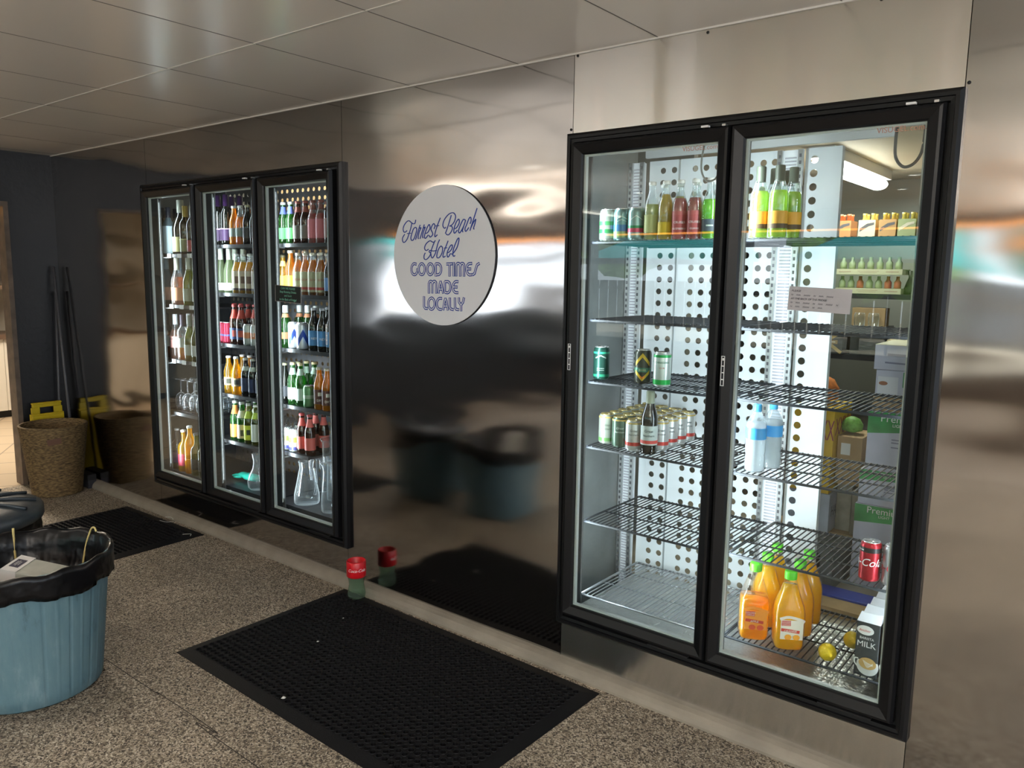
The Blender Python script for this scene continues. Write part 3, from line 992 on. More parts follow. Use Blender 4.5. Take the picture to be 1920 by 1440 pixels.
put(b4, -1.226, .160, 1.726, 'lime green drink bottle with dark label, top shelf, left door', R1, .45)
for i, (x, y, bb) in enumerate(((-1.455, .25, b1), (-1.390, .25, b2), (-1.320, .25, b3), (-1.250, .25, b4), (-1.165, .25, b4))):
    put(bb, x, y, 1.726, ['pale yellow bottle in the row behind, top shelf of left door', 'bright yellow bottle in the row behind, top shelf of left door', 'pink bottle in the row behind, top shelf of left door', 'lime bottle behind the pink GUAVA one on the top shelf', 'lime bottle at the right end of the rear row, left door'][i], R1, .2)
b5 = bottle('drink_bottle', 'beer', 'clear', liquid='limeyel', fill=.66, cap=(.06, .07, .05), capz=.180, sc=1.04, label=(.75, .38, .05), lab=(.03, .085), band=(.03, .045, (.12, .08, .04)))
for i, (x, y) in enumerate(((-1.030, .15), (-.965, .15), (-1.01, .225), (-.945, .225), (-.99, .30))):
    put(b5, x - .012, y, 1.736 - .010, ['front left lime yellow bottle with orange label, right door top shelf', 'front right lime yellow bottle with orange label, right door top shelf', 'lime yellow bottle behind the front left orange labelled one', 'lime yellow bottle behind the front right orange labelled one', 'rearmost lime yellow bottle with dark cap, right door top shelf'][i], R1, .4)
# third shelf: three cans
put(can('drink_can', (.015, .06, .045), bands=[(.012, .022, (.02, .22, .12)), (.104, .112, (.03, .3, .18))], chev=[((.30, .38, .34), .085, .010, .045, .005), ((.30, .38, .34), .045, .0, .030, .002), ((.30, .38, .34), .038, .0, .030, .002)], h=.132), -1.672, .181, 1.179, 'dark green can standing alone at the left of the third shelf', None, .45, 'can')
put(can('drink_can', (.05, .052, .04), bands=[(.045, .062, (.06, .18, .12))], chev=[((.60, .40, .04), .068, .035, .060, .016), ((.60, .40, .04), .040, -.030, .060, .014), ((.7, .2, .02), .026, -.008, .022, .008)], words=[('XXXX', .010, .050, (.55, .5, .3), 0)], h=.132), -1.492, .197, 1.179, 'black can with gold chevrons on the third shelf', None, .45, 'can')
put(can('drink_can', (.50, .56, .53), bands=[(.010, .028, (.02, .36, .07)), (.112, .122, (.03, .34, .09))], words=[('CANADIAN', .0105, .090, (.05, .2, .1), 0), ('CLUB', .008, .070, (.6, .12, .1), 0)], h=.132), -1.389, .160, 1.179, 'pale can with green ends on the third shelf beside gold chevron can', None, .45, 'can')
# fourth shelf: three columns of cans
gn = can('drink_can', (.30, .33, .28), top=(.62, .48, .18), bands=[(.012, .026, (.10, .24, .07)), (.107, .113, (.50, .36, .10))], words=[('Great', .013, .075, (.05, .07, .05), .3), ('Northern', .010, .060, (.05, .07, .05), .3)])
gd = can('drink_can', (.06, .10, .07), top=(.62, .48, .18), bands=[(.107, .113, (.50, .36, .10))], words=[('Great', .013, .075, (.5, .55, .5), .3), ('Northern', .010, .060, (.5, .55, .5), .3)])
gr = can('drink_can', (.52, .53, .52), top=(.62, .48, .18), bands=[(.022, .036, (.50, .05, .04)), (.107, .113, (.50, .36, .10))], words=[('Great', .013, .078, (.04, .05, .05), .3), ('Northern', .010, .063, (.04, .05, .05), .3)])
GC = 'gold lidded cans on the near cooler\'s fourth shelf'
row = ['front', 'second', 'third', 'fourth', 'fifth', 'sixth']
for r_ in range(6):
    put(gn, -1.652, .205 + r_ * .069, .915, 'grey green gold lidded can, leftmost column, %s from the door' % row[r_], GC, .45 + .1 * r_, 'can')
    put(gd if r_ < 2 else gn, -1.575, .182 + r_ * .069, .915, '%s gold lidded can, middle column, %s from the door' % ('dark green' if r_ < 2 else 'grey green', row[r_]), GC, .45 - .1 * r_, 'can')
    put(gr, -1.500, .160 + r_ * .069, .915, 'red banded gold lidded can, third column, %s from the door' % row[r_], GC, .45, 'can')
for r_ in range(4):
    put(gr, -1.427, .240 + r_ * .078, .915, 'red banded gold lidded can, rightmost column behind the bottle, %s one' % row[r_], GC, .5, 'can')
bt = bottle('beer_bottle', 'beer', 'dark', cap=(.30, .33, .25), capz=.185, label=(.46, .52, .50), lab=(.035, .105), band=(.040, .052, (.50, .05, .04)), sc=1.06, words=[('Great', .014, .082, (.03, .05, .05)), ('Northern', .011, .066, (.03, .05, .05))])
put(bt, -1.428, .150, .915, 'dark beer bottle with red banded grey label before the cans', None, .45)
# right door: water bottles
WB = glassy('water_plastic', (.90, .95, .97), .75)
WL = glassy('ice_water', (.93, .95, .96), .25, .3)
BL = col((.05, .35, .78), .4)


def water(x, y, lab):
    t = tag(empty('water_bottle', (x, y, .915), .4), lab, 'bottle', 'water bottles on the near cooler\'s fourth shelf')
    pr = [(.028, 0), (.034, .006), (.035, .05), (.0325, .06), (.035, .07), (.035, .16), (.0335, .175), (.018, .205), (.0125, .212), (.0125, .222)]
    M().lathe(pr, 24).build('plastic_body', WB, t)
    M().lathe([(a * .92, max(z, .004)) for a, z in pr if z < .18], 20).build('liquid', WL, t)
    M().lathe([(.0356, .118), (.0356, .158)], 24, cap0=False, cap1=False).build('label', BL, t)
    M().lathe([(.014, .214), (.0145, .216), (.0145, .238), (.012, .240)], 20).build('cap', col((.08, .45, .85), .4), t)


water(-1.010, .155, 'blue labelled water bottle nearest the door, right of the middle bar')
water(-.985, .245, 'blue labelled water bottle behind the front one')
# fifth shelf: cola cans
CO = can('drink_can', (.38, .012, .022), top=(.72, .72, .72), bands=[(.098, .114, (.02, .018, .02))], words=[('Coca-Cola', .036, .054, (.78, .72, .72), .35), ('ZERO SUGAR', .006, .103, (.75, .75, .75), 0)], h=.132)
put(CO, -.608, .166, .616, 'red cola can with black top band on the fifth shelf', 'cola cans on the fifth shelf', -.95, 'can')
put(can('drink_can', (.42, .42, .42), top=(.78, .78, .78), words=[('Coca-Cola', .036, .050, (.45, .03, .04), .35)], h=.132), -.538, .166, .616, 'silver cola can beside the red one on the fifth shelf', 'cola cans on the fifth shelf', -.8, 'can')
# bottom shelf: juice jugs
JO = glassy('orange_juice', (1.0, .66, .0), .15, .2)
JA = glassy('apple_juice', (1.0, .55, .0), .6, .1)
JP = glassy('juice_plastic', (1, .97, .90), .98, .08, .4)


def squircle(a, z):
    k = min(1.0, max(0, (.2 - z) / .05)) if z > .15 else 1
    c, s_ = abs(math.cos(a)), abs(math.sin(a))
    sq = 1 / ((c ** 4 + s_ ** 4) ** .25)
    return 1 + (sq - 1) * k


def juice(x, y, rz, liquid, fz, lab, front):
    t = tag(empty('juice_bottle', (x, y, .303), rz), lab, 'bottle', 'green capped juice bottles on the bottom shelf')
    s_ = .94
    pr = [(.042, 0), (.050, .006), (.0515, .02), (.0515, .14), (.048, .165), (.036, .205), (.024, .245), (.019, .262), (.018, .272)]
    pr = [(a, z * s_) for a, z in pr]
    M().lathe(pr, 32, mod=squircle).build('plastic_body', JP, t)
    lp = [(a * .95, max(z, .003)) for a, z in pr if z < fz] + [(radius_at(pr, fz) * .95, fz)]
    M().lathe(lp, 28, mod=squircle).build('juice', liquid, t)
    M().lathe([(.0205, .262 * s_), (.021, .264 * s_), (.021, .290 * s_), (.019, .293 * s_)], 20, mod=lambda a, z: 1 + .03 * math.cos(a * 10)).build('cap', mat('cap_green', (.12, .62, .03), .4), t)
    # moulded handle on the back
    M().tube([(0, .043, .15), (0, .060, .17), (0, .052, .21), (0, .026, .228)], .008, 8).build('handle', JP, t)
    if front:
        k = M()
        yy = -.0525
        lblc = (.78, .72, .62) if liquid is JO else (.95, .35, .05)
        k.box(-.036, .040, yy - .0008, yy, .045, .115, 0)
        k.strip(spline([(-.038, .118), (-.01, .126), (.03, .118), (.042, .112)], 4), .010, yy - .001, 0)
        k.build('label', col(lblc), t)
        k = M()
        k.strip([(-.030, .104), (-.006, .104)], .018, yy - .0022, 0)
        k.strip([(-.032, .080), (.026, .074)], .011, yy - .0022, 0)
        k.build('label_panel', col((.62, .06, .04)), t)
        k = M()
        text('GOLDEN', .0085, k, flat(-.018, yy - .003, .105)); text('CIRCLE', .0085, k, flat(-.018, yy - .003, .097))
        text('ORANGE' if liquid is JO else 'APPLE', .0105, k, flat(-.003, yy - .003, .073))
        k.build('lettering', col((.85, .80, .75)), t)
        k = M()
        for cx in (-.01, .018):
            k.add([(cx + .012 * math.cos(a * PI / 8), yy - .0024, .054 + .010 * math.sin(a * PI / 8)) for a in range(16)], [tuple(range(16))])
        k.build('fruit_picture', col((.85, .35, .03) if liquid is JO else (.80, .12, .05)), t)


juice(-.986, .168, .5, JA, .150, 'half full amber apple juice bottle by the middle bar', True)
juice(-.862, .172, .55, JO, .225, 'orange juice bottle with white and red label, front row', True)
juice(-.990, .295, .5, JO, .225, 'orange juice bottle directly behind the apple juice', False)
juice(-.872, .300, .5, JO, .225, 'orange juice bottle second in line behind the labelled one', False)
juice(-.880, .425, .5, JO, .225, 'orange juice bottle at the rear of the right line', False)
juice(-1.000, .420, .5, JO, .225, 'orange juice bottle at the rear of the left line', False)
# lemons
LM = mat('lemon_skin', (.80, .55, .02), .45, bump=.25, bs=160)


def lemon(x, y, lab):
    k = M()
    k.lathe([(.004, -.034), (.009, -.031), (.020, -.024), (.028, -.010), (.0295, 0), (.028, .010), (.020, .024), (.009, .031), (.005, .036), (.003, .037)], 24)
    o = k.build('lemon', LM, loc=(x, y, .332)); o.rotation_euler = (1.45, .35, .5)
    tag(o, lab, 'lemon', 'lemons on the bottom wire shelf')


lemon(-.716, .150, 'yellow lemon lying on the bottom wire shelf near the door')
lemon(-.676, .300, 'yellow lemon mostly hidden behind the milk carton')
# milk cartons
MK = col((.035, .04, .042), .45)


def milk(x, y, lab, front=False):
    t = tag(empty('milk_carton', (x, y, .303), .0), lab, 'carton', 'milk cartons on the bottom wire shelf')
    a = .036
    M().box(-a, a, -a, a, 0, .185).build('carton_body', MK, t, bev=.002)
    M().add([(-a, -a, .185), (a, -a, .185), (a, a, .185), (-a, a, .185), (-a * .9, -.004, .205), (a * .9, -.004, .205), (a * .9, .004, .205), (-a * .9, .004, .205)], [(0, 1, 5, 4), (2, 3, 7, 6), (0, 4, 7, 3), (1, 2, 6, 5), (4, 5, 6, 7)]).build('folded_top', col((.80, .80, .84), .4), t)
    if front:
        y0 = -a - .0006
        def disc(cx, cz, rx, rz_, dy, nm, cc):
            M().add([(cx + rx * math.cos(q * PI / 16), y0 - dy, cz + rz_ * math.sin(q * PI / 16)) for q in range(32)], [tuple(range(32))]).build(nm, cc, t)
        disc(-.008, .158, .026, .016, 0, 'brand_patch', col((.74, .74, .72)))
        k = M(); text('Anchor', .012, k, flat(-.010, y0 - .0012, .154), shear=.2); k.build('lettering', col((.55, .08, .06)), t)
        k = M(); text('BARISTA', .0115, k, flat(-.002, y0 - .001, .128)); text('MILK', .027, k, flat(-.002, y0 - .001, .102)); k.build('lettering', col((.66, .66, .64)), t)
        k = M()
        cx, cz = .006, .046
        k.add([(cx + .034 * math.cos(PI * .85 + q * PI * 1.3 / 16), y0 - .0006, cz - .006 + .034 * math.sin(PI * .85 + q * PI * 1.3 / 16)) for q in range(17)], [tuple(range(17))])
        k.strip(spline([(-.024, .058), (-.034, .056), (-.033, .040), (-.020, .028)], 4), .004, y0 - .001, 0)
        k.build('cup_picture', col((.66, .66, .64)), t)
        disc(cx, cz + .002, .027, .020, .0022, 'coffee_picture', col((.52, .33, .12)))
        k = M()
        for q in range(5):
            k.strip(spline([(cx - .014 + q * .004, cz + .012 - q * .002), (cx + q * .003, cz - .010 + q * .003), (cx + .016, cz + .006 - q * .002)], 4), .0018, y0 - .003, 0)
        k.build('milk_pattern', col((.8, .76, .68)), t)


for r_ in range(6):
    milk(-.585, .150 + r_ * .0745, 'dark barista milk carton, left column, %s' % ('front one with coffee cup picture', 'second from the door', 'third from the door', 'fourth from the door', 'fifth from the door', 'rearmost')[r_], r_ == 0)
    milk(-.507, .150 + r_ * .0745, 'dark barista milk carton, right column, %s' % ('front one', 'second from the door', 'third from the door', 'fourth from the door', 'fifth from the door', 'rearmost')[r_], r_ == 0)

# ---------------------------------------------------------------- far cooler
W_ = (.62, .62, .58)
BT = {
    'dkwine': (bottle('wine_bottle', 'wine', 'dark', label=(.10, .10, .09), lab=(.05, .12), cap=(.03, .03, .03), capz=.24), 'bottle'),
    'bluetall': (bottle('spirit_bottle', 'wine', 'teal', label=(.55, .68, .78), lab=(.01, .185), cap=(.02, .02, .03), capz=.24), 'bottle'),
    'magnum': (bottle('champagne_bottle', 'magnum', 'dark', label=(.36, .33, .14), lab=(.02, .115), cap=(.42, .44, .38), capz=.235, capm=0), 'bottle'),
    'gold neck': (bottle('champagne_bottle', 'wine', 'dark', label=(.30, .34, .20), lab=(.02, .10), cap=(.45, .32, .08), capz=.23, band=(.093, .10, (.7, .72, .4))), 'bottle'),
    'redlab': (bottle('wine_bottle', 'wine', 'dark', label=(.38, .06, .07), lab=(.02, .09), cap=(.40, .38, .22), capz=.245), 'bottle'),
    'blueblush': (bottle('wine_bottle', 'burg', 'teal', liquid='rose', fill=.35, label=(.55, .38, .30), lab=(.03, .115), cap=(.30, .42, .50), capz=.225), 'bottle'),
    'rosepeach': (bottle('wine_bottle', 'burg', 'clear', liquid='rose', fill=.6, label=(.72, .34, .20), lab=(.03, .115), cap=(.60, .60, .50), capz=.225), 'bottle'),
    'olivecream': (bottle('wine_bottle', 'burg', 'olive', label=(.38, .40, .32), lab=(.03, .11), cap=(.50, .54, .46), capz=.225), 'bottle'),
    'rosewhite': (bottle('wine_bottle', 'wine', 'clear', liquid='rose', fill=.6, label=W_, lab=(.08, .155), cap=(.10, .10, .11), capz=.232, sc=.97), 'bottle'),
    'rosepink': (bottle('wine_bottle', 'burg', 'clear', liquid='rose', fill=.66, label=(.75, .36, .32), lab=(.08, .155), cap=(.62, .64, .66), capz=.235, sc=.97), 'bottle'),
    'amberdk': (bottle('wine_bottle', 'wine', 'clear', liquid='amber', fill=.3, label=(.50, .50, .46), lab=(.085, .15), cap=(.08, .06, .09), capz=.225, sc=.97), 'bottle'),
    'olivewhite': (bottle('wine_bottle', 'burg', 'olive', label=(.45, .46, .42), lab=(.04, .11), cap=(.30, .32, .28), capz=.22, sc=.97), 'bottle'),
    'clearspirit': (bottle('spirit_bottle', 'spirit', 'clear', liquid='gold', fill=.12, label=(.08, .03, .16), lab=(.05, .12), cap=(.75, .78, .8), sc=1.0), 'bottle'),
    'redspirit': (bottle('spirit_bottle', 'spirit', 'gold', label=(.30, .03, .05), lab=(.04, .12), cap=(.75, .75, .75), sc=1.0), 'bottle'),
    'ambertall': (bottle('spirit_bottle', 'tall', 'gold', label=(.85, .50, .06), lab=(.085, .088), cap=(.82, .84, .86), sc=1.12), 'bottle'),
    'olivespirit': (bottle('spirit_bottle', 'spirit', 'olive', label=(.07, .06, .05), lab=(.04, .11), cap=(.2, .2, .2), sc=1.0), 'bottle'),
    'purple': (bottle('wine_bottle', 'wine', 'dark', label=(.05, .02, .07), lab=(.03, .10), cap=(.03, .01, .05), capz=.22, band=(.097, .103, (.55, .32, .60)), sc=.98), 'bottle'),
    'amberbeer': (bottle('beer_bottle', 'beer', 'amber', label=(.22, .26, .24), lab=(.05, .10), cap=(.7, .72, .72)), 'bottle'),
    'clearamber': (bottle('beer_bottle', 'beer', 'clear', liquid='amber', fill=.72, label=(.25, .30, .28), lab=(.05, .10), cap=(.7, .72, .72)), 'bottle'),
    'dkbeer': (bottle('beer_bottle', 'beer', 'dark', label=(.05, .05, .06), lab=(.04, .10), cap=(.4, .38, .25)), 'bottle'),
    'greenwine': (bottle('wine_bottle', 'burg', 'palegreen', label=(.80, .82, .78), lab=(.02, .07), cap=(.72, .76, .66), capz=.23, sc=.87), 'bottle'),
    'creambeer': (bottle('beer_bottle', 'beer', 'clear', liquid='gold', fill=.80, label=(.52, .46, .36), lab=(.02, .13), cap=(.7, .72, .70), band=(.02, .032, (.05, .03, .03)), panel=(.03, .06, .10, (.16, .10, .08)), sc=1.02), 'bottle'),
    'redneck': (bottle('beer_bottle', 'beer', 'brown', label=(.03, .05, .14), lab=(.03, .095), cap=(.35, .05, .05), neck=(.45, .06, .04), neckz=(.15, .20), panel=(.038, .045, .082, (.50, .10, .07)), sc=1.04), 'bottle'),
    'navybeer': (bottle('beer_bottle', 'beer', 'dark', label=(.02, .03, .09), lab=(.03, .11), cap=(.5, .5, .45), neck=(.50, .55, .50), neckz=(.155, .18)), 'bottle'),
    'ambersml': (bottle('beer_bottle', 'beer', 'gold', cap=(.7, .7, .7), label=(.50, .40, .22), lab=(.05, .10), panel=(.03, .06, .09, (.08, .08, .06))), 'bottle'),
    'orangelab': (bottle('cider_bottle', 'beer', 'green', label=(.70, .25, .05), lab=(.02, .095), neck=(.68, .25, .06), neckz=(.155, .205), cap=(.7, .7, .7), sc=1.06), 'bottle'),
    'orangewhite': (bottle('cider_bottle', 'beer', 'green', label=(.62, .48, .34), lab=(.02, .10), neck=(.60, .56, .48), neckz=(.14, .18), cap=(.7, .7, .7), panel=(.03, .035, .07, (.08, .07, .07)), sc=1.06), 'bottle'),
    'yelgreen': (bottle('cider_bottle', 'beer', 'olive', label=(.62, .66, .05), lab=(.02, .105), neck=(.50, .62, .06), neckz=(.145, .185), cap=(.75, .75, .7), panel=(.022, .05, .08, (.04, .05, .03)), sc=1.06), 'bottle'),
    'whitecider': (bottle('cider_bottle', 'beer', 'olive', label=(.58, .60, .54), lab=(.02, .12), neck=(.45, .60, .08), neckz=(.15, .185), cap=(.75, .75, .7), sc=1.06), 'bottle'),
    'blueneck': (bottle('beer_bottle', 'beer', 'green', label=(.10, .40, .12), lab=(.03, .09), cap=(.65, .66, .65), neck=(.12, .16, .45), neckz=(.165, .205)), 'bottle'),
    'brownplain': (bottle('beer_bottle', 'beer', 'brown', label=(.18, .16, .14), lab=(.03, .10), cap=(.32, .10, .08), neck=(.28, .08, .06), neckz=(.17, .20)), 'bottle'),
    'pinkred': (bottle('drink_bottle', 'beer', 'clear', liquid='pink', fill=.7, label=(.60, .18, .22), lab=(.03, .13), cap=(.30, .10, .08), neck=(.28, .10, .08), neckz=(.18, .205)), 'bottle'),
    'bigbrown': (bottle('spirit_bottle', 'spirit', 'brown', label=(.30, .16, .14), lab=(.03, .13), cap=(.55, .55, .5), sc=1.0), 'bottle'),
    'corona': (bottle('beer_bottle', 'beer', 'gold', label=(.90, .62, .08), lab=(.05, .11), cap=(.12, .10, .05), neck=(.85, .60, .20), neckz=(.165, .195), sc=.95), 'bottle'),
    'orangebeer': (bottle('beer_bottle', 'beer', 'amber', cap=(.75, .7, .6), label=(.85, .38, .04), lab=(.03, .10), sc=1.06), 'bottle'),
    'goatbeer': (bottle('beer_bottle', 'beer', 'clear', liquid='amber', fill=.84, label=(.42, .42, .28), lab=(.02, .128), cap=(.80, .75, .62), band=(.032, .046, (.40, .06, .05)), sc=1.0, words=[('GOAT', .016, .080, (.40, .08, .07))]), 'bottle'),
    'dkgreen': (bottle('beer_bottle', 'beer', 'dark', label=(.10, .22, .45), lab=(.03, .10), cap=(.3, .4, .35), sc=.98), 'bottle'),
    'greenorange': (bottle('beer_bottle', 'beer', 'green', label=(.62, .18, .08), lab=(.05, .085), neck=(.72, .30, .16), neckz=(.165, .185), cap=(.80, .80, .78), capz=.19, sc=1.04), 'bottle'),
    'bluenew': (bottle('beer_bottle', 'beer', 'dark', label=(.06, .22, .48), lab=(.03, .11), cap=(.45, .45, .5), words=[('NEW', .018, .062, (.70, .70, .74))], sc=1.02), 'bottle'),
    'palelab': (bottle('beer_bottle', 'beer', 'green', label=(.42, .50, .44), lab=(.03, .095), neck=(.50, .66, .55), neckz=(.165, .20), cap=(.62, .52, .30), sc=1.04), 'bottle'),
    'amberry': (bottle('beer_bottle', 'beer', 'amber', label=(.10, .04, .03), lab=(.03, .11), cap=(.5, .45, .35), words=[('DRY', .018, .045, (.70, .68, .62))], panel=(.020, .075, .095, (.60, .58, .52))), 'bottle'),
    'redbrown': (bottle('beer_bottle', 'beer', 'brown', label=(.50, .10, .08), lab=(.03, .10), neck=(.65, .14, .12), neckz=(.16, .205), cap=(.6, .1, .1)), 'bottle'),
    'redcan': (can('drink_can', (.36, .02, .05), bands=[(.045, .055, (.10, .12, .35))], h=.128), 'can'),
    'silvercan': (can('drink_can', (.45, .48, .48), bands=[(.045, .08, (.60, .24, .12))], h=.128), 'can'),
    'bluecan': (can('drink_can', (.60, .62, .66), chev=[((.03, .07, .32), .018, .055, .062, .040)], h=.150), 'can'),
    'greencan': (can('drink_can', (.10, .22, .10), bands=[(.05, .07, (.30, .40, .30))]), 'can'),
    'whitecan': (can('drink_can', (.66, .70, .66), bands=[(.012, .03, (.10, .10, .38)), (.055, .085, (.30, .52, .10))], h=.132), 'can'),
}
DS = {'dkwine': 'dark wine bottle', 'bluetall': 'shining pale blue bottle', 'magnum': 'wide gold labelled champagne bottle', 'gold neck': 'gold necked champagne bottle', 'redlab': 'red labelled wine bottle',
      'blueblush': 'pale blue wine bottle', 'rosepeach': 'rose wine with peach label', 'olivecream': 'olive wine with cream label', 'rosewhite': 'rose wine with white label', 'rosepink': 'rose wine with pink label',
      'amberdk': 'wine bottle with dark capsule', 'olivewhite': 'olive wine with white label', 'clearspirit': 'clear bottle with purple label', 'redspirit': 'amber bottle with red label', 'ambertall': 'tall glowing amber bottle', 'olivespirit': 'olive bottle with black label',
      'purple': 'purple banded dark wine', 'amberbeer': 'orange amber beer', 'clearamber': 'clear necked amber beer', 'dkbeer': 'dark beer bottle', 'greenwine': 'pale green wine', 'creambeer': 'cream labelled beer',
      'redneck': 'red necked dark beer', 'navybeer': 'navy labelled beer', 'ambersml': 'golden beer bottle', 'orangelab': 'orange labelled cider', 'orangewhite': 'black panelled orange cider', 'yelgreen': 'lime yellow labelled cider', 'whitecider': 'white labelled cider',
      'blueneck': 'blue necked green beer', 'brownplain': 'brown beer bottle', 'pinkred': 'pink drink bottle', 'bigbrown': 'large brown spirit bottle', 'corona': 'yellow beer with black cap', 'orangebeer': 'bright orange beer', 'goatbeer': 'GOAT labelled beer', 'dkgreen': 'dark green beer',
      'greenorange': 'orange necked green beer', 'bluenew': 'blue labelled dark beer', 'palelab': 'pale labelled green beer', 'amberry': 'amber beer lettered DRY', 'redbrown': 'red necked brown beer',
      'redcan': 'dark red can', 'silvercan': 'silver and orange can', 'bluecan': 'silver can with blue chevron', 'greencan': 'dark green can', 'whitecan': 'white and green can'}
SHELF = [
    (0, 0, [(-5.075, 'dkwine'), (-4.995, 'bluetall'), (-4.895, 'magnum'), (-4.785, 'gold neck'), (-4.700, 'redlab'), (-4.60, 'redlab')]),
    (0, 1, [(-5.050, 'blueblush'), (-4.915, 'rosepeach'), (-4.770, 'olivecream'), (-4.66, 'olivecream')]),
    (0, 2, [(-5.080, 'rosewhite'), (-4.965, 'rosepink'), (-4.873, 'amberdk'), (-4.785, 'olivewhite'), (-4.700, 'olivewhite')]),
    (0, 4, [(-5.010, 'clearspirit'), (-4.928, 'redspirit'), (-4.845, 'ambertall'), (-4.765, 'olivespirit'), (-4.675, 'olivespirit')]),
    (1, 0, [(-4.405, 'purple'), (-4.320, 'purple'), (-4.235, 'amberbeer'), (-4.168, 'clearamber'), (-4.095, 'dkbeer'), (-4.025, 'dkbeer'), (-3.955, 'dkbeer')]),
    (1, 1, [(-4.395, 'greenwine'), (-4.305, 'greenwine'), (-4.222, 'creambeer'), (-4.155, 'creambeer'), (-4.088, 'creambeer'), (-4.021, 'creambeer'), (-3.954, 'creambeer')]),
    (1, 2, [(-4.415, 'redcan'), (-4.343, 'redcan'), (-4.265, 'redneck'), (-4.195, 'redneck'), (-4.120, 'silvercan'), (-4.045, 'silvercan'), (-3.970, 'redneck')]),
    (1, 3, [(-4.350, 'ambersml'), (-4.268, 'ambersml'), (-4.165, 'navybeer'), (-4.090, 'navybeer'), (-4.015, 'navybeer')]),
    (1, 4, [(-4.295, 'orangelab'), (-4.222, 'orangewhite'), (-4.148, 'yelgreen'), (-4.072, 'whitecider'), (-3.995, 'whitecider')]),
    (2, 0, [(-3.750, 'blueneck'), (-3.684, 'blueneck'), (-3.618, 'brownplain'), (-3.552, 'brownplain'), (-3.486, 'pinkred'), (-3.420, 'pinkred'), (-3.335, 'bigbrown'), (-3.255, 'brownplain')]),
    (2, 1, [(-3.765, 'corona'), (-3.695, 'orangebeer'), (-3.628, 'goatbeer'), (-3.562, 'goatbeer'), (-3.496, 'goatbeer'), (-3.430, 'goatbeer'), (-3.358, 'dkgreen'), (-3.290, 'dkgreen')]),
    (2, 2, [(-3.755, 'greenorange'), (-3.680, 'bluecan'), (-3.605, 'bluecan'), (-3.500, 'bluenew'), (-3.425, 'bluenew'), (-3.350, 'bluenew')]),
    (2, 3, [(-3.775, 'dkbeer'), (-3.700, 'palelab'), (-3.630, 'palelab'), (-3.555, 'greencan'), (-3.465, 'amberry'), (-3.395, 'amberry'), (-3.325, 'amberry')]),
    (2, 4, [(-3.775, 'whitecan'), (-3.700, 'whitecan'), (-3.628, 'redbrown'), (-3.556, 'redbrown')]),
]
BACKROW = {(0, 0): 1, (0, 1): 1, (0, 2): 1, (1, 0): 1, (1, 1): 1, (1, 2): 1, (1, 3): 1, (1, 4): 1, (2, 0): 1, (2, 1): 1, (2, 2): 1, (2, 3): 1, (0, 4): 0, (2, 4): 1}
for d, i, items in SHELF:
    z = LZs[d][i]
    nm = (ORD[:4] + ['bottom'] if d == 0 else ORD)[i]
    grp = 'drinks on the %s shelf behind the far cooler\'s %s door' % (nm, DN[d])
    for rowi in range(2 if BACKROW.get((d, i)) else 1):
        for q, (x, key) in enumerate(items):
            if rowi and key in ('bluecan',): key = 'greenorange'
            if rowi and key in ('redcan', 'silvercan'): key = 'redneck'
            pr_, cat = BT[key]
            yy = .165 + rowi * .095 + (.03 if key == 'magnum' and not rowi else 0)
            if rowi == 1 and key == 'magnum': continue
            where = '%s from left%s, %s shelf, far cooler\'s %s door' % (TH[q], ' at back' if rowi else '', nm, DN[d])
            ds = DS[key]
            if rowi:
                ds = ' '.join(ds.split()[-3:]) if len(ds.split()) > 3 else ds
            put(pr_, x, yy, z, ds + ', ' + where, grp, .9 + random.uniform(-.15, .15), cat)
# stemware in a wire basket (left door, fourth shelf)
GW = glassy('stemware_glass', (.96, .98, 1), .93, .05, 2.5, 1.0)
gw = empty('wine_glass')
M().lathe([(.036, 0), (.036, .002), (.004, .008), (.0035, .012)], 20, cap0=False).build('rim_foot', GW, gw)
gw.children[0].data.transform(Matrix.Rotation(PI, 4, 'X') @ Matrix.Translation((0, 0, 0)))
gw.children[0].data.transform(Matrix.Translation((0, 0, .200)))
gw.children[0].name = 'foot'
M().lathe([(.0038, .188), (.0038, .112), (.006, .105)], 12).build('stem', GW, gw)
M().lathe([(.030, .0), (.036, .03), (.038, .06), (.030, .090), (.012, .106)], 20, cap0=False).build('bowl', GW, gw)
n = 0
for ry in range(3):
    for q in range(5):
        put(gw, -4.985 + q * .084 + (ry % 2) * .02, .195 + ry * .095, .667, 'upturned wine glass, %s from left, %s row of the wire basket' % (TH[q], ('front', 'middle', 'rear')[ry]), 'upturned wine glasses in the wire basket', 0, 'glass')
k = M()
for z in (.662, .70, .74):
    k.tube([(-5.05, .145, z), (-4.56, .145, z), (-4.56, .47, z), (-5.05, .47, z)], .002, 6, closed=True)
for q in range(15):
    k.tube([(-5.05 + q * .035, .145, .662), (-5.05 + q * .035, .47, .662)], .0014, 4)
for x in (-5.05, -4.887, -4.723, -4.56):
    k.tube([(x, .145, .662), (x, .145, .74)], .002, 6); k.tube([(x, .47, .662), (x, .47, .74)], .002, 6)
tag(k.build('wire_basket', DARKW), 'dark wire basket holding upturned wine glasses, far cooler\'s left door', 'basket')
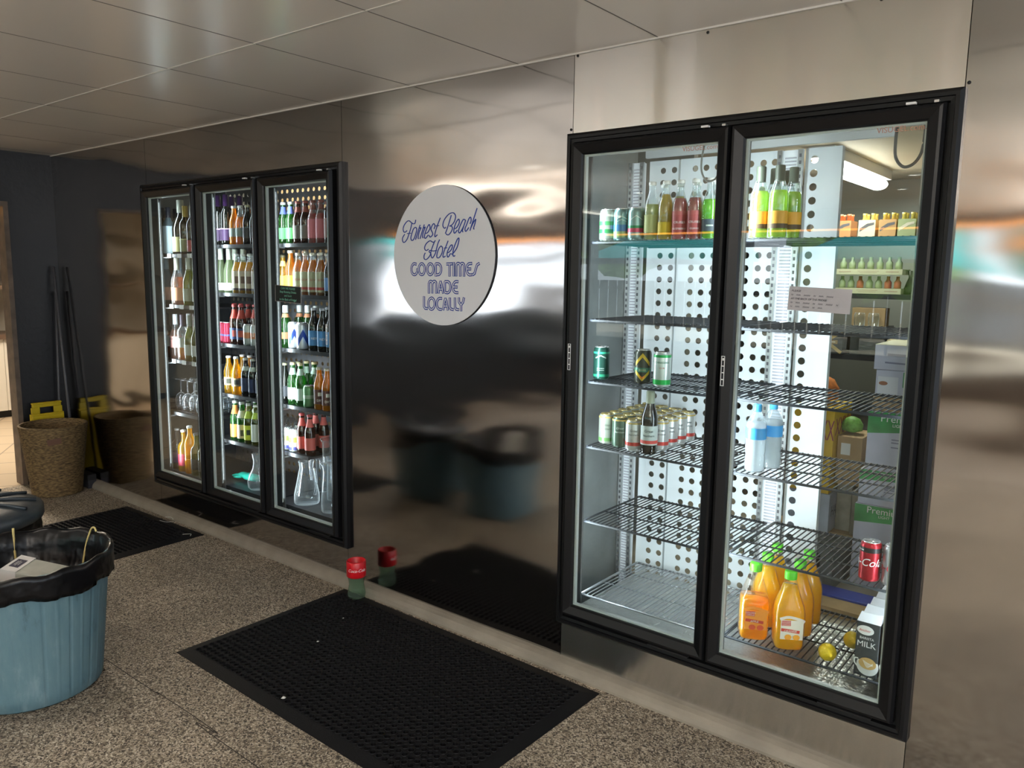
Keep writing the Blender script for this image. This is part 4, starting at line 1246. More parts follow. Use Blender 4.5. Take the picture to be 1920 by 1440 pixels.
# teal rubber glove and glass carafe (middle door, bottom shelf)
TG = mat('teal_rubber', (.02, .55, .42), .5)
gl = tag(empty('rubber_glove', (-4.42, .275, .290), -.08), 'teal rubber glove lying on the bottom shelf behind the middle door', 'glove')
k = M()
k.tube(spline([(.0, 0, 0), (.06, .002, .004), (.12, 0, .004), (.19, .004, .006), (.25, .0, .010)], 3), [.034 + .012 * math.sin(i * .25) * (1 if i > 5 else .3) for i in range(13)], 14)
for v in range(len(k.v)):
    x, y, z = k.v[v]; k.v[v] = (x, y * 1.2, max(-.030, z * .62))
k.build('palm_and_cuff', TG, gl)
gl.scale = (.75, .75, .75)
for a, ln, y0 in ((.30, .085, .026), (.12, .10, .012), (-.05, .105, -.004), (-.2, .09, -.018)):
    M().tube([(.01, y0, -.006), (-.03, y0 + a * .03, -.006), (-ln * .7, y0 + a * .09, -.012), (-ln, y0 + a * .12, -.018)], [.012, .011, .010, .006], 10).build('finger', TG, gl)
M().tube([(.05, -.03, -.008), (.01, -.055, -.012), (-.03, -.062, -.018)], [.013, .011, .007], 10).build('thumb', TG, gl)
CG = glassy('carafe_glass', (.95, .98, 1), .93, .04, 2.5, 1.0)
ca = tag(empty('carafe', (-4.13, .200, .2635)), 'clear glass carafe on the bottom shelf beside the teal glove', 'carafe')
M().lathe([(.045, 0), (.058, .012), (.062, .05), (.052, .09), (.030, .13), (.024, .17), (.032, .215), (.034, .22)], 28, cap1=False).build('bowl', CG, ca)
# jugs (right door, bottom shelf)


def jug(x, y, lab, r0, r1, h, z=.2635, cm=CG):
    t = tag(empty('plastic_jug', (x, y, z)), lab, 'jug', 'clear jugs on the bottom shelf')
    M().lathe([(r0 * .94, 0), (r0, .006), (r0, .05), (r1, h * .86), (r1 * 1.12, h * .97), (r1 * 1.16, h)], 28, cap1=False).build('jug_body', cm, t)
    M().lathe([(r1 * 1.14, h - .004), (r1 * 1.19, h - .002), (r1 * 1.19, h + .003), (r1 * 1.14, h + .003)], 28, cap0=False, cap1=False).build('rim', cm, t)
    M().tube(spline([(r1, 0, h * .86), (r1 + .045, 0, h * .84), (r1 + .05, 0, h * .5), (r0 + .002, 0, h * .25)], 4), .006, 8).build('handle', cm, t)


jug(-3.665, .215, 'clear conical jug at the left of the bottom shelf', .072, .038, .245)
jug(-3.425, .215, 'clear straight sided jug below the stacked one', .068, .056, .27)
jug(-3.425, .215, 'clear jug stacked upside over the straight sided one', .054, .056, .13, .2635 + .279)
jug(-3.590, .375, 'clear tall jug standing behind the conical one', .060, .052, .26)
jug(-3.330, .390, 'clear tall jug at the rear right of the bottom shelf', .060, .052, .26)
for i, x in enumerate((-3.785, -3.690)):
    t = tag(empty('beer_glass', (x, .42 + .03 * i, .2635)), ['tall clear beer glass at the rear left of the bottom shelf', 'tall clear beer glass right of the other rear one'][i], 'glass', 'beer glasses on the bottom shelf')
    M().lathe([(.028, 0), (.030, .01), (.038, .20), (.038, .205)], 20, cap1=False).build('tumbler', CG, t)
# extra wine glasses seen low in middle door
for q in range(5):
    put(gw, -4.44 + q * .082, .50, .2635 + .2935, 'upturned wine glass at the rear of the fifth shelf, %s from left' % TH[q], 'upturned wine glasses behind the ciders', 0, 'glass')
# ================================================================== WALL SIGN AND NOTES
SCRIPT= [[(-158,157),(-163,143),(-175,141),(-186,147),(-201,155),(-216,150),(-231,136),(-238,121),(-235,109),(-226,105),(-213,112)],[(-182,144),(-191,117),(-201,97),(-214,73),(-232,60),(-242,67),(-241,82),(-228,96)],[(-213,99),(-188,100)],[(-162,125),(-173,117),(-183,97),(-189,78),(-182,68),(-171,73),(-160,91),(-152,114),(-155,123),(-162,125)],[(-131,134),(-145,103),(-159,72)],[(-136,120),(-125,122),(-136,105),(-143,82),(-141,75)],[(-105,135),(-117,108),(-131,75)],[(-108,121),(-99,124),(-110,105),(-116,86),(-112,78)],[(-96,97),(-83,102),(-70,119),(-72,132),(-77,134),(-88,121),(-99,100),(-104,83),(-97,76),(-81,90)],[(-45,116),(-40,129),(-47,138),(-58,129),(-64,114),(-56,101),(-54,91),(-68,81),(-76,89)],[(-8,161),(-24,132),(-38,101),(-41,84),(-36,83),(-26,90)],[(-36,128),(-15,129)],[(56,170),(38,127),(27,104),(22,95)],[(25,121),(16,117),(7,129),(14,150),(34,170),(53,179),(70,179),(81,166),(75,145),(60,130),(46,125),(58,124),(63,114),(53,98),(38,88),(26,93)],[(77,113),(89,119),(101,135),(102,148),(97,152),(85,140),(74,119),(71,101),(77,95),(91,107)],[(138,146),(127,151),(116,139),(104,119),(98,103),(104,95),(114,104),(128,124),(138,146),(126,119),(120,104),(124,99)],[(163,132),(169,144),(166,158),(157,153),(143,127),(135,112),(140,101),(156,116)],[(201,193),(185,156),(169,118),(163,104)],[(169,117),(182,137),(194,149),(190,132),(183,113),(187,109)],[(-38,66),(-44,60),(-53,59),(-69,65),(-86,58),(-98,47),(-103,34),(-98,25),(-90,24),(-79,29)],[(-44,59),(-54,41),(-63,22),(-68,5),(-80,-8),(-95,-16),(-106,-11),(-106,2),(-99,13)],[(-12,69),(-22,53),(-30,32),(-37,12),(-48,-3),(-56,-9),(-62,-3),(-65,10),(-75,18),(-69,24),(-50,21),(-28,24)],[(-4,42),(-14,34),(-25,15),(-29,-3),(-22,-9),(-10,-4),(2,12),(6,30),(3,38),(-4,42)],[(38,63),(24,37),(12,14),(8,0),(12,-6),(23,-1)],[(15,33),(33,34)],[(36,13),(46,17),(59,29),(63,42),(58,46),(49,39),(37,22),(32,7),(36,-5),(44,-1),(51,8),(63,7)],[(63,7),(76,18),(91,37),(100,62),(100,74),(91,68),(76,42),(68,22),(66,5),(71,-2),(79,1)]]
BLOCK= [[(-155,-36),(-169,-34),(-175,-36),(-180,-41),(-184,-47),(-186,-55),(-186,-63),(-184,-70),(-180,-77),(-175,-81),(-169,-83),(-162,-82),(-156,-79),(-152,-73),(-149,-66),(-148,-58),(-150,-62)],[(-102,-58),(-103,-51),(-105,-44),(-110,-39),(-115,-35),(-121,-34),(-127,-35),(-132,-39),(-136,-44),(-139,-51),(-140,-58),(-139,-66),(-136,-73),(-132,-78),(-127,-81),(-121,-82),(-115,-81),(-110,-78),(-106,-72),(-103,-65),(-102,-58)],[(-49,-58),(-50,-50),(-53,-44),(-57,-38),(-62,-35),(-68,-34),(-74,-35),(-79,-39),(-83,-44),(-86,-51),(-87,-58),(-86,-65),(-83,-72),(-79,-77),(-74,-81),(-68,-82),(-62,-80),(-57,-77),(-53,-72),(-50,-65),(-49,-58)],[(-35,-87),(-35,-34),(-21,-34),(-16,-35),(-12,-37),(-8,-41),(-5,-46),(-3,-51),(-3,-57),(-3,-63),(-5,-69),(-8,-74),(-12,-78),(-16,-80),(-21,-81),(-32,-82)],[(30,-35),(62,-34)],[(47,-38),(47,-86)],[(71,-29),(72,-85)],[(86,-85),(86,-46),(87,-40),(88,-37),(91,-34),(94,-32),(97,-32),(101,-32),(104,-34),(106,-37),(108,-40),(109,-85)],[(109,-45),(110,-40),(112,-37),(114,-34),(117,-32),(121,-32),(124,-32),(127,-34),(130,-37),(131,-40),(131,-85)],[(174,-32),(161,-33),(157,-34),(153,-37),(149,-41),(147,-46),(146,-51),(145,-57),(146,-62),(148,-67),(150,-72),(154,-76),(158,-78),(162,-80),(174,-79)],[(146,-55),(169,-55)],[(179,-79),(190,-74),(196,-57),(204,-38),(216,-32)],[(-77,-162),(-77,-121),(-75,-118),(-74,-115),(-72,-112),(-69,-111),(-66,-110),(-62,-111),(-59,-112),(-57,-114),(-56,-117),(-57,-161)],[(-56,-120),(-53,-117),(-52,-114),(-50,-112),(-47,-110),(-43,-110),(-40,-110),(-37,-112),(-34,-114),(-33,-117),(-32,-161)],[(-19,-160),(-11,-123),(-6,-110),(0,-123),(10,-160)],[(-14,-143),(5,-143)],[(20,-159),(20,-110),(35,-110),(39,-110),(44,-113),(48,-116),(50,-121),(52,-127),(53,-133),(52,-139),(51,-145),(48,-150),(44,-154),(40,-157),(35,-158),(23,-157)],[(97,-109),(84,-109),(79,-111),(75,-114),(72,-118),(69,-122),(68,-128),(67,-133),(68,-139),(70,-144),(72,-149),(76,-152),(80,-155),(85,-156),(97,-156)],[(70,-132),(92,-132)],[(-107,-179),(-107,-222),(-100,-230),(-86,-230)],[(-41,-207),(-42,-200),(-45,-193),(-49,-188),(-54,-184),(-61,-183),(-67,-185),(-72,-188),(-77,-194),(-80,-201),(-81,-209),(-80,-216),(-77,-223),(-72,-228),(-67,-232),(-61,-233),(-54,-231),(-49,-227),(-45,-222),(-42,-215),(-41,-207)],[(1,-183),(-12,-183),(-17,-185),(-21,-188),(-24,-192),(-27,-197),(-28,-202),(-29,-208),(-28,-214),(-26,-219),(-24,-224),(-20,-227),(-16,-230),(-11,-231),(0,-231)],[(10,-232),(18,-195),(23,-183),(29,-194),(38,-232)],[(15,-216),(32,-215)],[(49,-180),(50,-220),(56,-227),(70,-229)],[(79,-179),(80,-219),(87,-227),(101,-228)],[(102,-178),(103,-195),(115,-208),(126,-195),(131,-177)],[(115,-208),(115,-232)]]
SG = tag(empty('round_sign', (-2.378, -.001, 1.667)), 'round white hotel sign with blue lettering on the steel wall', 'sign')
SW = mat('sign_white', (.76, .78, .83), .45, var=.02, vs=3)
k = M()
n = 72
k.add([(.3 * math.cos(2 * PI * i / n), y, .3 * math.sin(2 * PI * i / n)) for y in (0, -.008) for i in range(n)], [tuple(range(n)), tuple(n + i for i in reversed(range(n)))] + [(i, (i + 1) % n, n + (i + 1) % n, n + i) for i in range(n)])
fixn(k.build('board', SW, SG))
k = M()
k.add([(r_ * math.cos(2 * PI * i / n), y, r_ * math.sin(2 * PI * i / n)) for r_, y in ((.3005, -.0005), (.3005, -.0068)) for i in range(n)], [(i, (i + 1) % n, n + (i + 1) % n, n + i) for i in range(n)])
fixn(k.build('edge', mat('sign_edge', (.03, .03, .04), .5), SG))
NV = mat('sign_blue', (.012, .05, .34), .5)
k = M()
for st in SCRIPT:
    p = spline([(a / 1000, b / 1000) for a, b in st], 5) if len(st) > 2 else [(a / 1000, b / 1000) for a, b in st]
    for i in range(len(p) - 1):
        dx, dz = p[i + 1][0] - p[i][0], p[i + 1][1] - p[i][1]
        # broad nib: down strokes heavier
        wgt = .0036 + .0026 * abs(dz) / (math.hypot(dx, dz) + 1e-9)
        k.strip([p[i], p[i + 1]], wgt, -.0088)
for st in ([(-10, 150), (8, 160), (25, 160), (35, 146), (36, 128)],):
    p = spline([(a / 1000, b / 1000) for a, b in st], 5)
k.build('script_lettering', NV, SG)
k = M(); k2 = M()
for st in BLOCK:
    p = [(a / 1000, b / 1000) for a, b in st]
    k.strip(p, .0130, -.0088)
    k2.strip(p, .0042, -.0094)
k.build('block_lettering', NV, SG)
k2.build('inline_stripe', SW, SG)

INK = mat('pen_ink', (.10, .10, .12), .7)
t = tag(empty('paper_note', (-.768, -.0292, 1.527), 0), 'white handwritten paper note stuck on the near cooler\'s right door', 'note')
t.rotation_euler = (0, .035, 0)
M().box(-.094, .094, -.001, 0, -.036, .038).build('paper', mat('note_paper', (.42, .41, .43), .8), t)
k = M()
text('PLEASE', .0085, k, flat(-.086, -.0018, .022), align='LEFT', sx=1.1, shear=.2)
text('AT THE BACK OF THE FRIDGE', .0085, k, flat(-.086, -.0018, -.002), align='LEFT', sx=.95, shear=.2)
for z, n_w in ((.010, 6), (-.014, 7), (-.026, 5)):
    xx_ = -.086
    for i in range(n_w):
        L_ = .010 + .007 * ((i * 7) % 3)
        k.strip([(xx_ + j * .0022, z + (.0045 if j % 2 else 0)) for j in range(int(L_ / .0022))], .0009, -.0018)
        xx_ += L_ + .006
k.build('handwriting', INK, t)
t = tag(empty('chalk_note', (-3.452, -.0292, 1.473), 0), 'small black chalk card with green handwriting on the far cooler', 'note')
t.rotation_euler = (0, .03, 0)
M().box(-.108, .108, -.003, 0, -.040, .042).build('card', mat('chalk_card', (.008, .014, .012), .6), t)
M().ring(-.110, .110, -.042, .044, [(0, 0), (0, -.0038), (.0025, -.0038), (.0025, 0)]).build('edge', mat('card_edge', (.30, .28, .28), .6), t)
k = M()
for wd, z in (('CAN WE PLEASE', .024), ('Stop Rotating Drinks', .006), ('and Stack', -.013), ('to the Back of Fridge!', -.033)):
    text(wd, .0165, k, flat(0, -.0036, z), sx=1.0, shear=.15)
k.build('handwriting', mat('chalk_green', (.20, .50, .38), .8), t)

# ================================================================== FLOOR THINGS
RB = mat('black_rubber', (.005, .005, .006), .6, spec=.2, bump=.1, bs=200)


def rubber_mat(cx, cy, lx, ly, rz, lab):
    t = tag(empty('floor_mat', (cx, cy, 0), rz), lab, 'mat', 'black rubber floor mats')
    bd = .05; hx = lx / 2; hy = ly / 2
    k = M()
    top = .012
    ox = [(-hx, -hy), (hx, -hy), (hx, hy), (-hx, hy)]
    ix = [(-hx + bd, -hy + bd), (hx - bd, -hy + bd), (hx - bd, hy - bd), (-hx + bd, hy - bd)]
    k.add([(x, y, .0005) for x, y in ox] + [(x, y, .003) for x, y in ox] + [(x, y, top) for x, y in ix] + [(x, y, .0005) for x, y in ix],
          [(i, (i + 1) % 4, (i + 1) % 4 + 4, i + 4) for i in range(4)] + [(i + 4, (i + 1) % 4 + 4, (i + 1) % 4 + 8, i + 8) for i in range(4)] + [(12, 13, 14, 15)])
    k.build('bevelled_border', RB, t)
    pitch = .0295
    nx = int((lx - 2 * bd) / pitch); ny = int((ly - 2 * bd) / pitch)
    hxs = [-hx + bd + (i + .5) * (lx - 2 * bd) / nx for i in range(nx)]
    hys = [-hy + bd + (i + .5) * (ly - 2 * bd) / ny for i in range(ny)]
    k = M()
    xs_ = [(lx - 2 * bd) / nx, (ly - 2 * bd) / ny]
    perf(k, -hx + bd, hx - bd, -hy + bd, hy - bd, hxs, hys, .0108, lambda u, v: (u, v, top), 8)
    # raised rim and wall of every ring
    for i, x in enumerate(hxs):
        for y in hys:
            vs = []
            for r_, z in ((.0135, top), (.0122, top + .0025), (.0108, top + .0015), (.0104, .001)):
                for q in range(8):
                    a = 2 * PI * (q + .5) / 8
                    vs.append((x + r_ * math.cos(a), y + r_ * math.sin(a), z))
            fs = [(8 * l + q, 8 * l + (q + 1) % 8, 8 * l + 8 + (q + 1) % 8, 8 * l + 8 + q) for l in range(3) for q in range(8)]
            k.add(vs, fs)
    k.build('ring_surface', RB, t)
    return t


rubber_mat(-2.245, -.510, 1.53, .885, -.012, 'black rubber ring mat on the pebble floor in the foreground')
rubber_mat(-4.735, -.815, .92, 1.46, .03, 'black rubber ring mat before the three door cooler')
# litter
LT = mat('litter_white', (.65, .63, .58), .6)
for pts, lab in (([(-4.75, -.075, .0185), (-4.72, -.055, .0185), (-4.67, -.066, .0185)], 'white curl of string at the top of the far mat'), ([(-4.72, -.13, .0165), (-4.66, -.12, .0165), (-4.63, -.085, .0165)], 'white bent string scrap lying on the far mat'),
                 ([(-4.36, -.175, .0165), (-4.33, -.14, .0165), (-4.30, -.16, .0165)], 'white string scrap near the far mat\'s right edge')):
    tag(M().tube(spline(pts, 5), .0016, 6).build('string_scrap', LT), lab, 'litter', 'white scraps on the far mat')
for x, y, s_, lab in ((-2.35, -.885, .009, 'white crumb on the near mat\'s left border'), (-2.62, -.52, .006, 'small white crumb toward the mat\'s left rear'), (-2.72, -.30, .004, 'tiny white speck near the rear of the near mat')):
    k = M(); k.lathe([(s_ * .5, 0), (s_, s_ * .3), (s_ * .5, s_ * .8)], 7, mod=lambda a, z: 1 + .3 * math.sin(3 * a))
    tag(k.build('crumb', LT, loc=(x, y, .0152)), lab, 'litter', 'white crumbs on the near mat')

# cola tumbler cup by the skirting
CU = tag(empty('novelty_cup', (-2.862, -.100, .0), .87), 'green glass base cup with red cola collar standing by the skirting', 'cup')
CU.location.z = .016
CU.scale = (1.15, 1.15, 1.15)
k = M(); k.lathe([(.031, 0), (.037, .004), (.0385, .020), (.034, .045), (.031, .06), (.035, .085), (.038, .098)], 28, cap1=False)
k.build('glass_base', glassy('cola_glass_green', (.62, .80, .68), .86, .05, 1.4), CU)
k = M(); k.lathe([(.0395, .094), (.041, .096), (.041, .160), (.038, .163), (.0365, .160), (.0365, .10)], 32, cap0=False, cap1=True)
k.build('red_collar', mat('cola_red', (.58, .008, .015), .35), CU)
k = M(); text('Coca-Cola', .0185, k, wrap(.0418, .122, .05), shear=.35); k.build('lettering', col((.85, .80, .80)), CU)

# blue ribbed bins with black liners
BB = bpy.data.materials.new('weathered_blue_plastic')
nt, N, L, P = nodes(BB)
tc = N.new('ShaderNodeTexCoord'); n1 = N.new('ShaderNodeTexNoise'); n1.inputs['Scale'].default_value = 7; n1.inputs['Detail'].default_value = 9; n1.inputs['Roughness'].default_value = .65
mp = N.new('ShaderNodeMapping'); mp.inputs['Scale'].default_value = (1.6, 1.6, .5)
L.new(tc.outputs['Object'], mp.inputs[0]); L.new(mp.outputs[0], n1.inputs['Vector'])
r = N.new('ShaderNodeValToRGB')
for i, (p, c) in enumerate(((.30, (.035, .07, .085)), (.42, (.10, .19, .235)), (.56, (.125, .22, .26)), (.74, (.24, .345, .385)))):
    e = r.color_ramp.elements[i] if i < 2 else r.color_ramp.elements.new(p)
    e.position = p; e.color = (*c, 1)
L.new(n1.outputs['Fac'], r.inputs[0]); L.new(r.outputs[0], P.inputs['Base Color']); P.inputs['Roughness'].default_value = .5
LN = mat('bin_liner_black', (.004, .004, .005), .30, spec=.35, bump=.7, bs=14)


def ribs(a, z):
    c_ = math.cos(a * 18)
    return 1 + (.007 if c_ > .96 else (-.015 if c_ < -.975 else 0))


def bin_(x, y, rz, lab, full=True):
    t = tag(empty('rubbish_bin', (x, y, 0), rz), lab, 'bin', 'blue ribbed rubbish bins')
    prof = [(.225, .002), (.238, .012), (.243, .06), (.284, .50), (.296, .503), (.298, .520), (.288, .524)]
    M().lathe(prof[:4], 324, mod=ribs, cap1=False).build('tub', BB, t)
    M().lathe(prof[3:], 64, cap0=False, cap1=False).build('rim', BB, t)
    # liner: hangs over the rim outside, folds inside
    random.seed(3 if full else 4)
    ph = [random.uniform(0, 6) for _ in range(8)]

    def wob(a, z):
        d = abs(z - .52)
        return 1 + (.012 + .035 * min(1, d / .1)) * .20 * (math.sin(a * 14 + ph[0]) + math.sin(a * 23 + ph[1] + z * 60) + .8 * math.sin(a * 61 + z * 140) + .9 * math.sin(a * 37 + ph[2] + z * 60))
    n = 264
    vs = []; fs = []
    pf = [(.296, .430), (.302, .455), (.300, .48), (.302, .505), (.301, .524), (.292, .528), (.279, .515), (.268, .46), (.258, .40), (.235, .36), (.12, .35), (.0, .352)]
    for r_, z in pf:
        for i in range(n):
            a = 2 * PI * i / n
            zz = z + ((.008 * math.sin(a * 3 + ph[3]) + .005 * math.sin(a * 7 + ph[4])) if z < .46 and r_ > .29 else 0) + .005 * math.sin(a * 13 + ph[5])
            k_ = wob(a, z) if r_ > .27 or z < .52 else 1 + (wob(a, z) - 1) * 2.2
            if .44 < z < .53 and r_ > .29: k_ = 1 + (wob(a, z) - 1) * .45
            k_ = max(k_, .985) if r_ > .29 else min(k_, 1.0)
            vs.append((r_ * k_ * math.cos(a), r_ * k_ * math.sin(a), zz))
    for j in range(len(pf) - 1):
        for i in range(n):
            fs.append((j * n + i, j * n + (i + 1) % n, (j + 1) * n + (i + 1) % n, (j + 1) * n + i))
    k = M(); k.add(vs, fs, 0, True)
    o = k.build('bin_liner', LN, t)
    s = o.modifiers.new('solidify', 'SOLIDIFY'); s.thickness = .0015
    return t


bin_(-3.2, -1.42, 0, 'blue ribbed plastic bin with black liner and carton inside')
YS = mat('yellow_strap', (.62, .50, .20), .6)
t = tag(empty('packing_strap', (-3.2, -1.42, 0)), 'pale yellow packing straps sticking up inside the front bin', 'strap')
M().tube([(-.235, .05, .38), (-.262, .055, .46), (-.276, .06, .525), (-.276, .06, .545)], .005, 6).build('strap', YS, t)
M().tube(spline([(-.075, .235, .39), (-.085, .255, .46), (-.07, .272, .53), (-.045, .276, .545), (-.02, .272, .535)], 4), .004, 6).build('strap', YS, t)
t = tag(empty('carton_box', (-3.06, -1.41, .450), .67), 'crumpled white grey carton lying in the front bin\'s liner', 'box')
t.rotation_euler = (.10, .18, .62)
M().box(-.125, .125, -.055, .055, -.045, .045).build('carton_body', mat('carton_grey', (.42, .43, .38), .6, var=.1), t, bev=.004)
M().box(-.127, -.070, -.057, .057, -.047, .0475).box(.075, .127, -.057, .057, -.047, .0475).build('white_panel', col((.70, .68, .66)), t)
M().box(-.116, -.082, -.028, .028, .0475, .0485).build('dark_square', col((.03, .03, .06)), t)
M().box(-.107, -.105, -.014, .014, .0486, .0490).box(-.101, -.099, -.018, .018, .0486, .0490).box(-.094, -.092, -.012, .012, .0486, .0490).build('light_marks', col((.6, .6, .6)), t)
t2 = bin_(-3.87, -1.43, .7, 'blue ribbed bin behind, covered by a dark lid, left edge', False)
LD = mat('dark_lid', (.035, .045, .055), .4, bump=.1, bs=30)
k = M(); k.lathe([(.305, .500), (.312, .505), (.312, .545), (.300, .556), (.24, .570), (.10, .585), (.0, .590)], 72, cap0=False, cap1=False, mod=lambda a, z: 1 + (.006 if math.cos(a * 24) > .6 and z < .55 else 0))
for a in range(12):
    an = a * PI / 6
    k.tube([(.06 * math.cos(an), .06 * math.sin(an), .592), (.20 * math.cos(an), .20 * math.sin(an), .580), (.285 * math.cos(an), .285 * math.sin(an), .566)], .008, 6)
k.build('lid', LD, t2)

# woven basket, yellow floor sign, broom sticks
WK = bpy.data.materials.new('woven_seagrass')
nt, N, L, P = nodes(WK)
tc = N.new('ShaderNodeTexCoord'); wv = N.new('ShaderNodeTexNoise'); wv.inputs['Scale'].default_value = 55; wv.inputs['Detail'].default_value = 4
r = N.new('ShaderNodeValToRGB')
r.color_ramp.elements[0].position = .35; r.color_ramp.elements[0].color = (.06, .036, .014, 1)
r.color_ramp.elements[1].position = .65; r.color_ramp.elements[1].color = (.25, .165, .07, 1)
mp = N.new('ShaderNodeMapping'); mp.inputs['Scale'].default_value = (.7, .7, 3.0)
L.new(tc.outputs['Object'], mp.inputs[0]); L.new(mp.outputs[0], wv.inputs['Vector']); L.new(wv.outputs['Fac'], r.inputs[0]); L.new(r.outputs[0], P.inputs['Base Color'])
P.inputs['Roughness'].default_value = .8
BK = tag(empty('woven_basket', (-5.935, -.252, 0), 0), 'tall woven seagrass basket standing in the dark corner', 'basket')
pf = []
nn = 40
for i in range(nn + 1):
    for q in (0, .5):
        z = (i + q) / nn * .50
        if z > .502: continue
        r_ = .165 + .062 * (z / .5) ** 1.1 + (.007 if q else 0)
        pf.append((r_, z + .001))
for i in range(12):
    z = .50 - i * .03
    pf.append((.165 + .062 * (z / .5) ** 1.1 - .012, z))
pf.append((.14, .15)); pf.append((.001, .15))
k = M(); k.lathe(pf, 72, cap1=False, mod=lambda a, z: 1 + .010 * math.sin(a * 36 + (int(z * 80) % 2) * PI) + .012 * math.sin(a * 2 + 1))
k.build('woven_body', WK, BK)
BK.scale = (.94, .94, 1)
k = M(); k.box(-.045, .045, -.004, .004, 0, .040)
an = math.atan2(-2.2066, 5.985)
hx, hy = .219 * math.cos(an), .219 * math.sin(an)
o = k.build('leather_patch', mat('leather_brown', (.13, .06, .035), .6), BK); o.location = (hx, hy, .385); o.rotation_euler = (0, -.12, an + PI / 2)
YL = mat('yellow_plastic', (.62, .46, .02), .4, var=.12, vs=8)
YSN = tag(empty('wet_floor_sign', (-6.262, -.165, .0), 0), 'folded yellow floor sign with cut out handle leaning in the corner', 'sign')
vs = []
out = [(-.115, 0), (.115, 0), (.115, .50), (.105, .56), (.098, .565), (.098, .600), (.090, .608), (-.090, .608), (-.098, .600), (-.098, .565), (-.105, .56), (-.115, .50)]
hole = [(-.048, .525), (.048, .525), (.048, .572), (-.048, .572)]
k = M()
k.box(-.012, .012, -.115, .115, .001, .525).box(-.012, .012, -.105, -.048, .525, .572).box(-.012, .012, .048, .105, .525, .572).box(-.012, .012, -.098, .098, .572, .608)
k.box(-.020, .020, -.100, .100, .596, .606)
k.build('front_leaf', YL, YSN, bev=.004)
k = M(); k.box(.016, .030, -.108, .108, .001, .515); k.build('rear_leaf', YL, YSN, bev=.004)
HD = mat('handle_grey', (.10, .10, .11), .45)
t = tag(empty('broom', (-6.055, -.045, 0)), 'broom with long grey handle leaning into the corner', 'broom')
M().tube([(0, -.03, .09), (-.222, -.003, 1.60)], .009, 10).build('handle', HD, t)
M().box(-.05, .20, -.030, .030, .06, .10).build('head', BLACK2, t)
M().box(-.05, .20, -.028, .028, .001, .06).build('bristles', mat('bristles', (.04, .04, .05), .9), t)
t = tag(empty('mop', (-6.285, -.075, 0)), 'mop with thin grey handle standing upright in the corner', 'mop')
M().tube([(.01, -.01, .12), (0, .035, 1.42)], .009, 10).build('handle', HD, t)
k = M()
random.seed(5)
for i in range(16):
    a = i * PI / 8
    k.tube([(.01, -.01, .14), (.01 + .016 * math.cos(a), -.01 + .04 * math.sin(a), .07), (.012 + .014 * math.cos(a), -.01 + .05 * math.sin(a), .005)], .006, 5)
k.build('mop_head', mat('mop_string', (.25, .24, .22), .9), t)

# ================================================================== COOL ROOM STOCK (seen through the right door)
def carton(x0, x1, y0, y1, z0, z1, body, lab, name='beverage_carton', extra=None, group=None):
    cx, cy = (x0 + x1) / 2, (y0 + y1) / 2
    t = tag(empty(name, (cx, cy, z0)), lab, 'carton', group)
    M().box(x0 - cx, x1 - cx, y0 - cy, y1 - cy, 0, z1 - z0).build('carton_body', body, t, bev=.003)
    if extra: extra(t, x0 - cx, x1 - cx, y0 - cy - .0008, z1 - z0)
    return t


PLT = mat('carton_lilac_white', (.52, .52, .62), .6, var=.06, vs=12)
GN = mat('carton_green', (.05, .30, .08), .5, var=.5, vs=6)
INK2 = col((.22, .22, .30))


def prem(frac, sz):
    def ex(t, a, b, y, h):
        M().add([(a, y, h * (1 - frac)), (b, y, h * (1 - frac * .62)), (b, y, h * .995), (a, y, h * .995)], [(0, 1, 2, 3)]).build('green_band', GN, t)
        k = M(); text('Premium', sz, k, flat(a + .055, y - .001, h * (1 - frac * .42)), align='LEFT'); text('LIGHT', sz * .4, k, flat(a + .11, y - .001, h * (1 - frac * .62)), align='LEFT'); k.build('lettering', col((.78, .80, .78)), t)
        k = M()
        for i, zz in enumerate((.55, .50, .42)):
            k.strip([(a + (b - a) * .3, h * zz), (a + (b - a) * (.92 - .1 * i), h * zz)], .006, y, 0)
        k.strip([(a + (b - a) * .66, h * .18), (b - .01, h * .16)], .006, y, 0)
        k.build('small_print', INK2, t)
    return ex


cx0, cx1 = -.972, -.60
CGp = 'cartons stacked on the cool room floor'
carton(cx0 - .03, cx1, 1.50, 1.90, .082, .50, PLT, 'lowest lilac white carton of the stack', extra=prem(.22, .046), group=CGp)
carton(cx0 - .02, cx1, 1.50, 1.90, .502, .675, PLT, 'narrow green topped carton under the tallest premium one', extra=prem(.30, .03), group=CGp)
carton(cx0, cx1, 1.50, 1.90, .677, .965, PLT, 'large lilac white carton lettered Premium LIGHT in the stack', extra=prem(.38, .05), group=CGp)
carton(cx0 + .01, cx1, 1.51, 1.90, .967, 1.035, mat('cardboard', (.42, .28, .16), .8, var=.12, vs=10), 'shallow brown cardboard tray on top of the premium cartons', name='cardboard_tray')


def open_ex(t, a, b, y, h):
    M().box(a + .01, a + .10, y - .001, y, .015, h * .75).build('printed_card', col((.68, .68, .72)), t)
    M().add([(a + .035 + .02 * math.cos(q * PI / 6), y - .002, h * .5 + .010 * math.sin(q * PI / 6)) for q in range(12)], [tuple(range(12))]).build('burger_picture', col((.35, .15, .08)), t)
    M().box(a + .12, b, y - .001, y, .05, h * .95).build('green_window', GN, t)


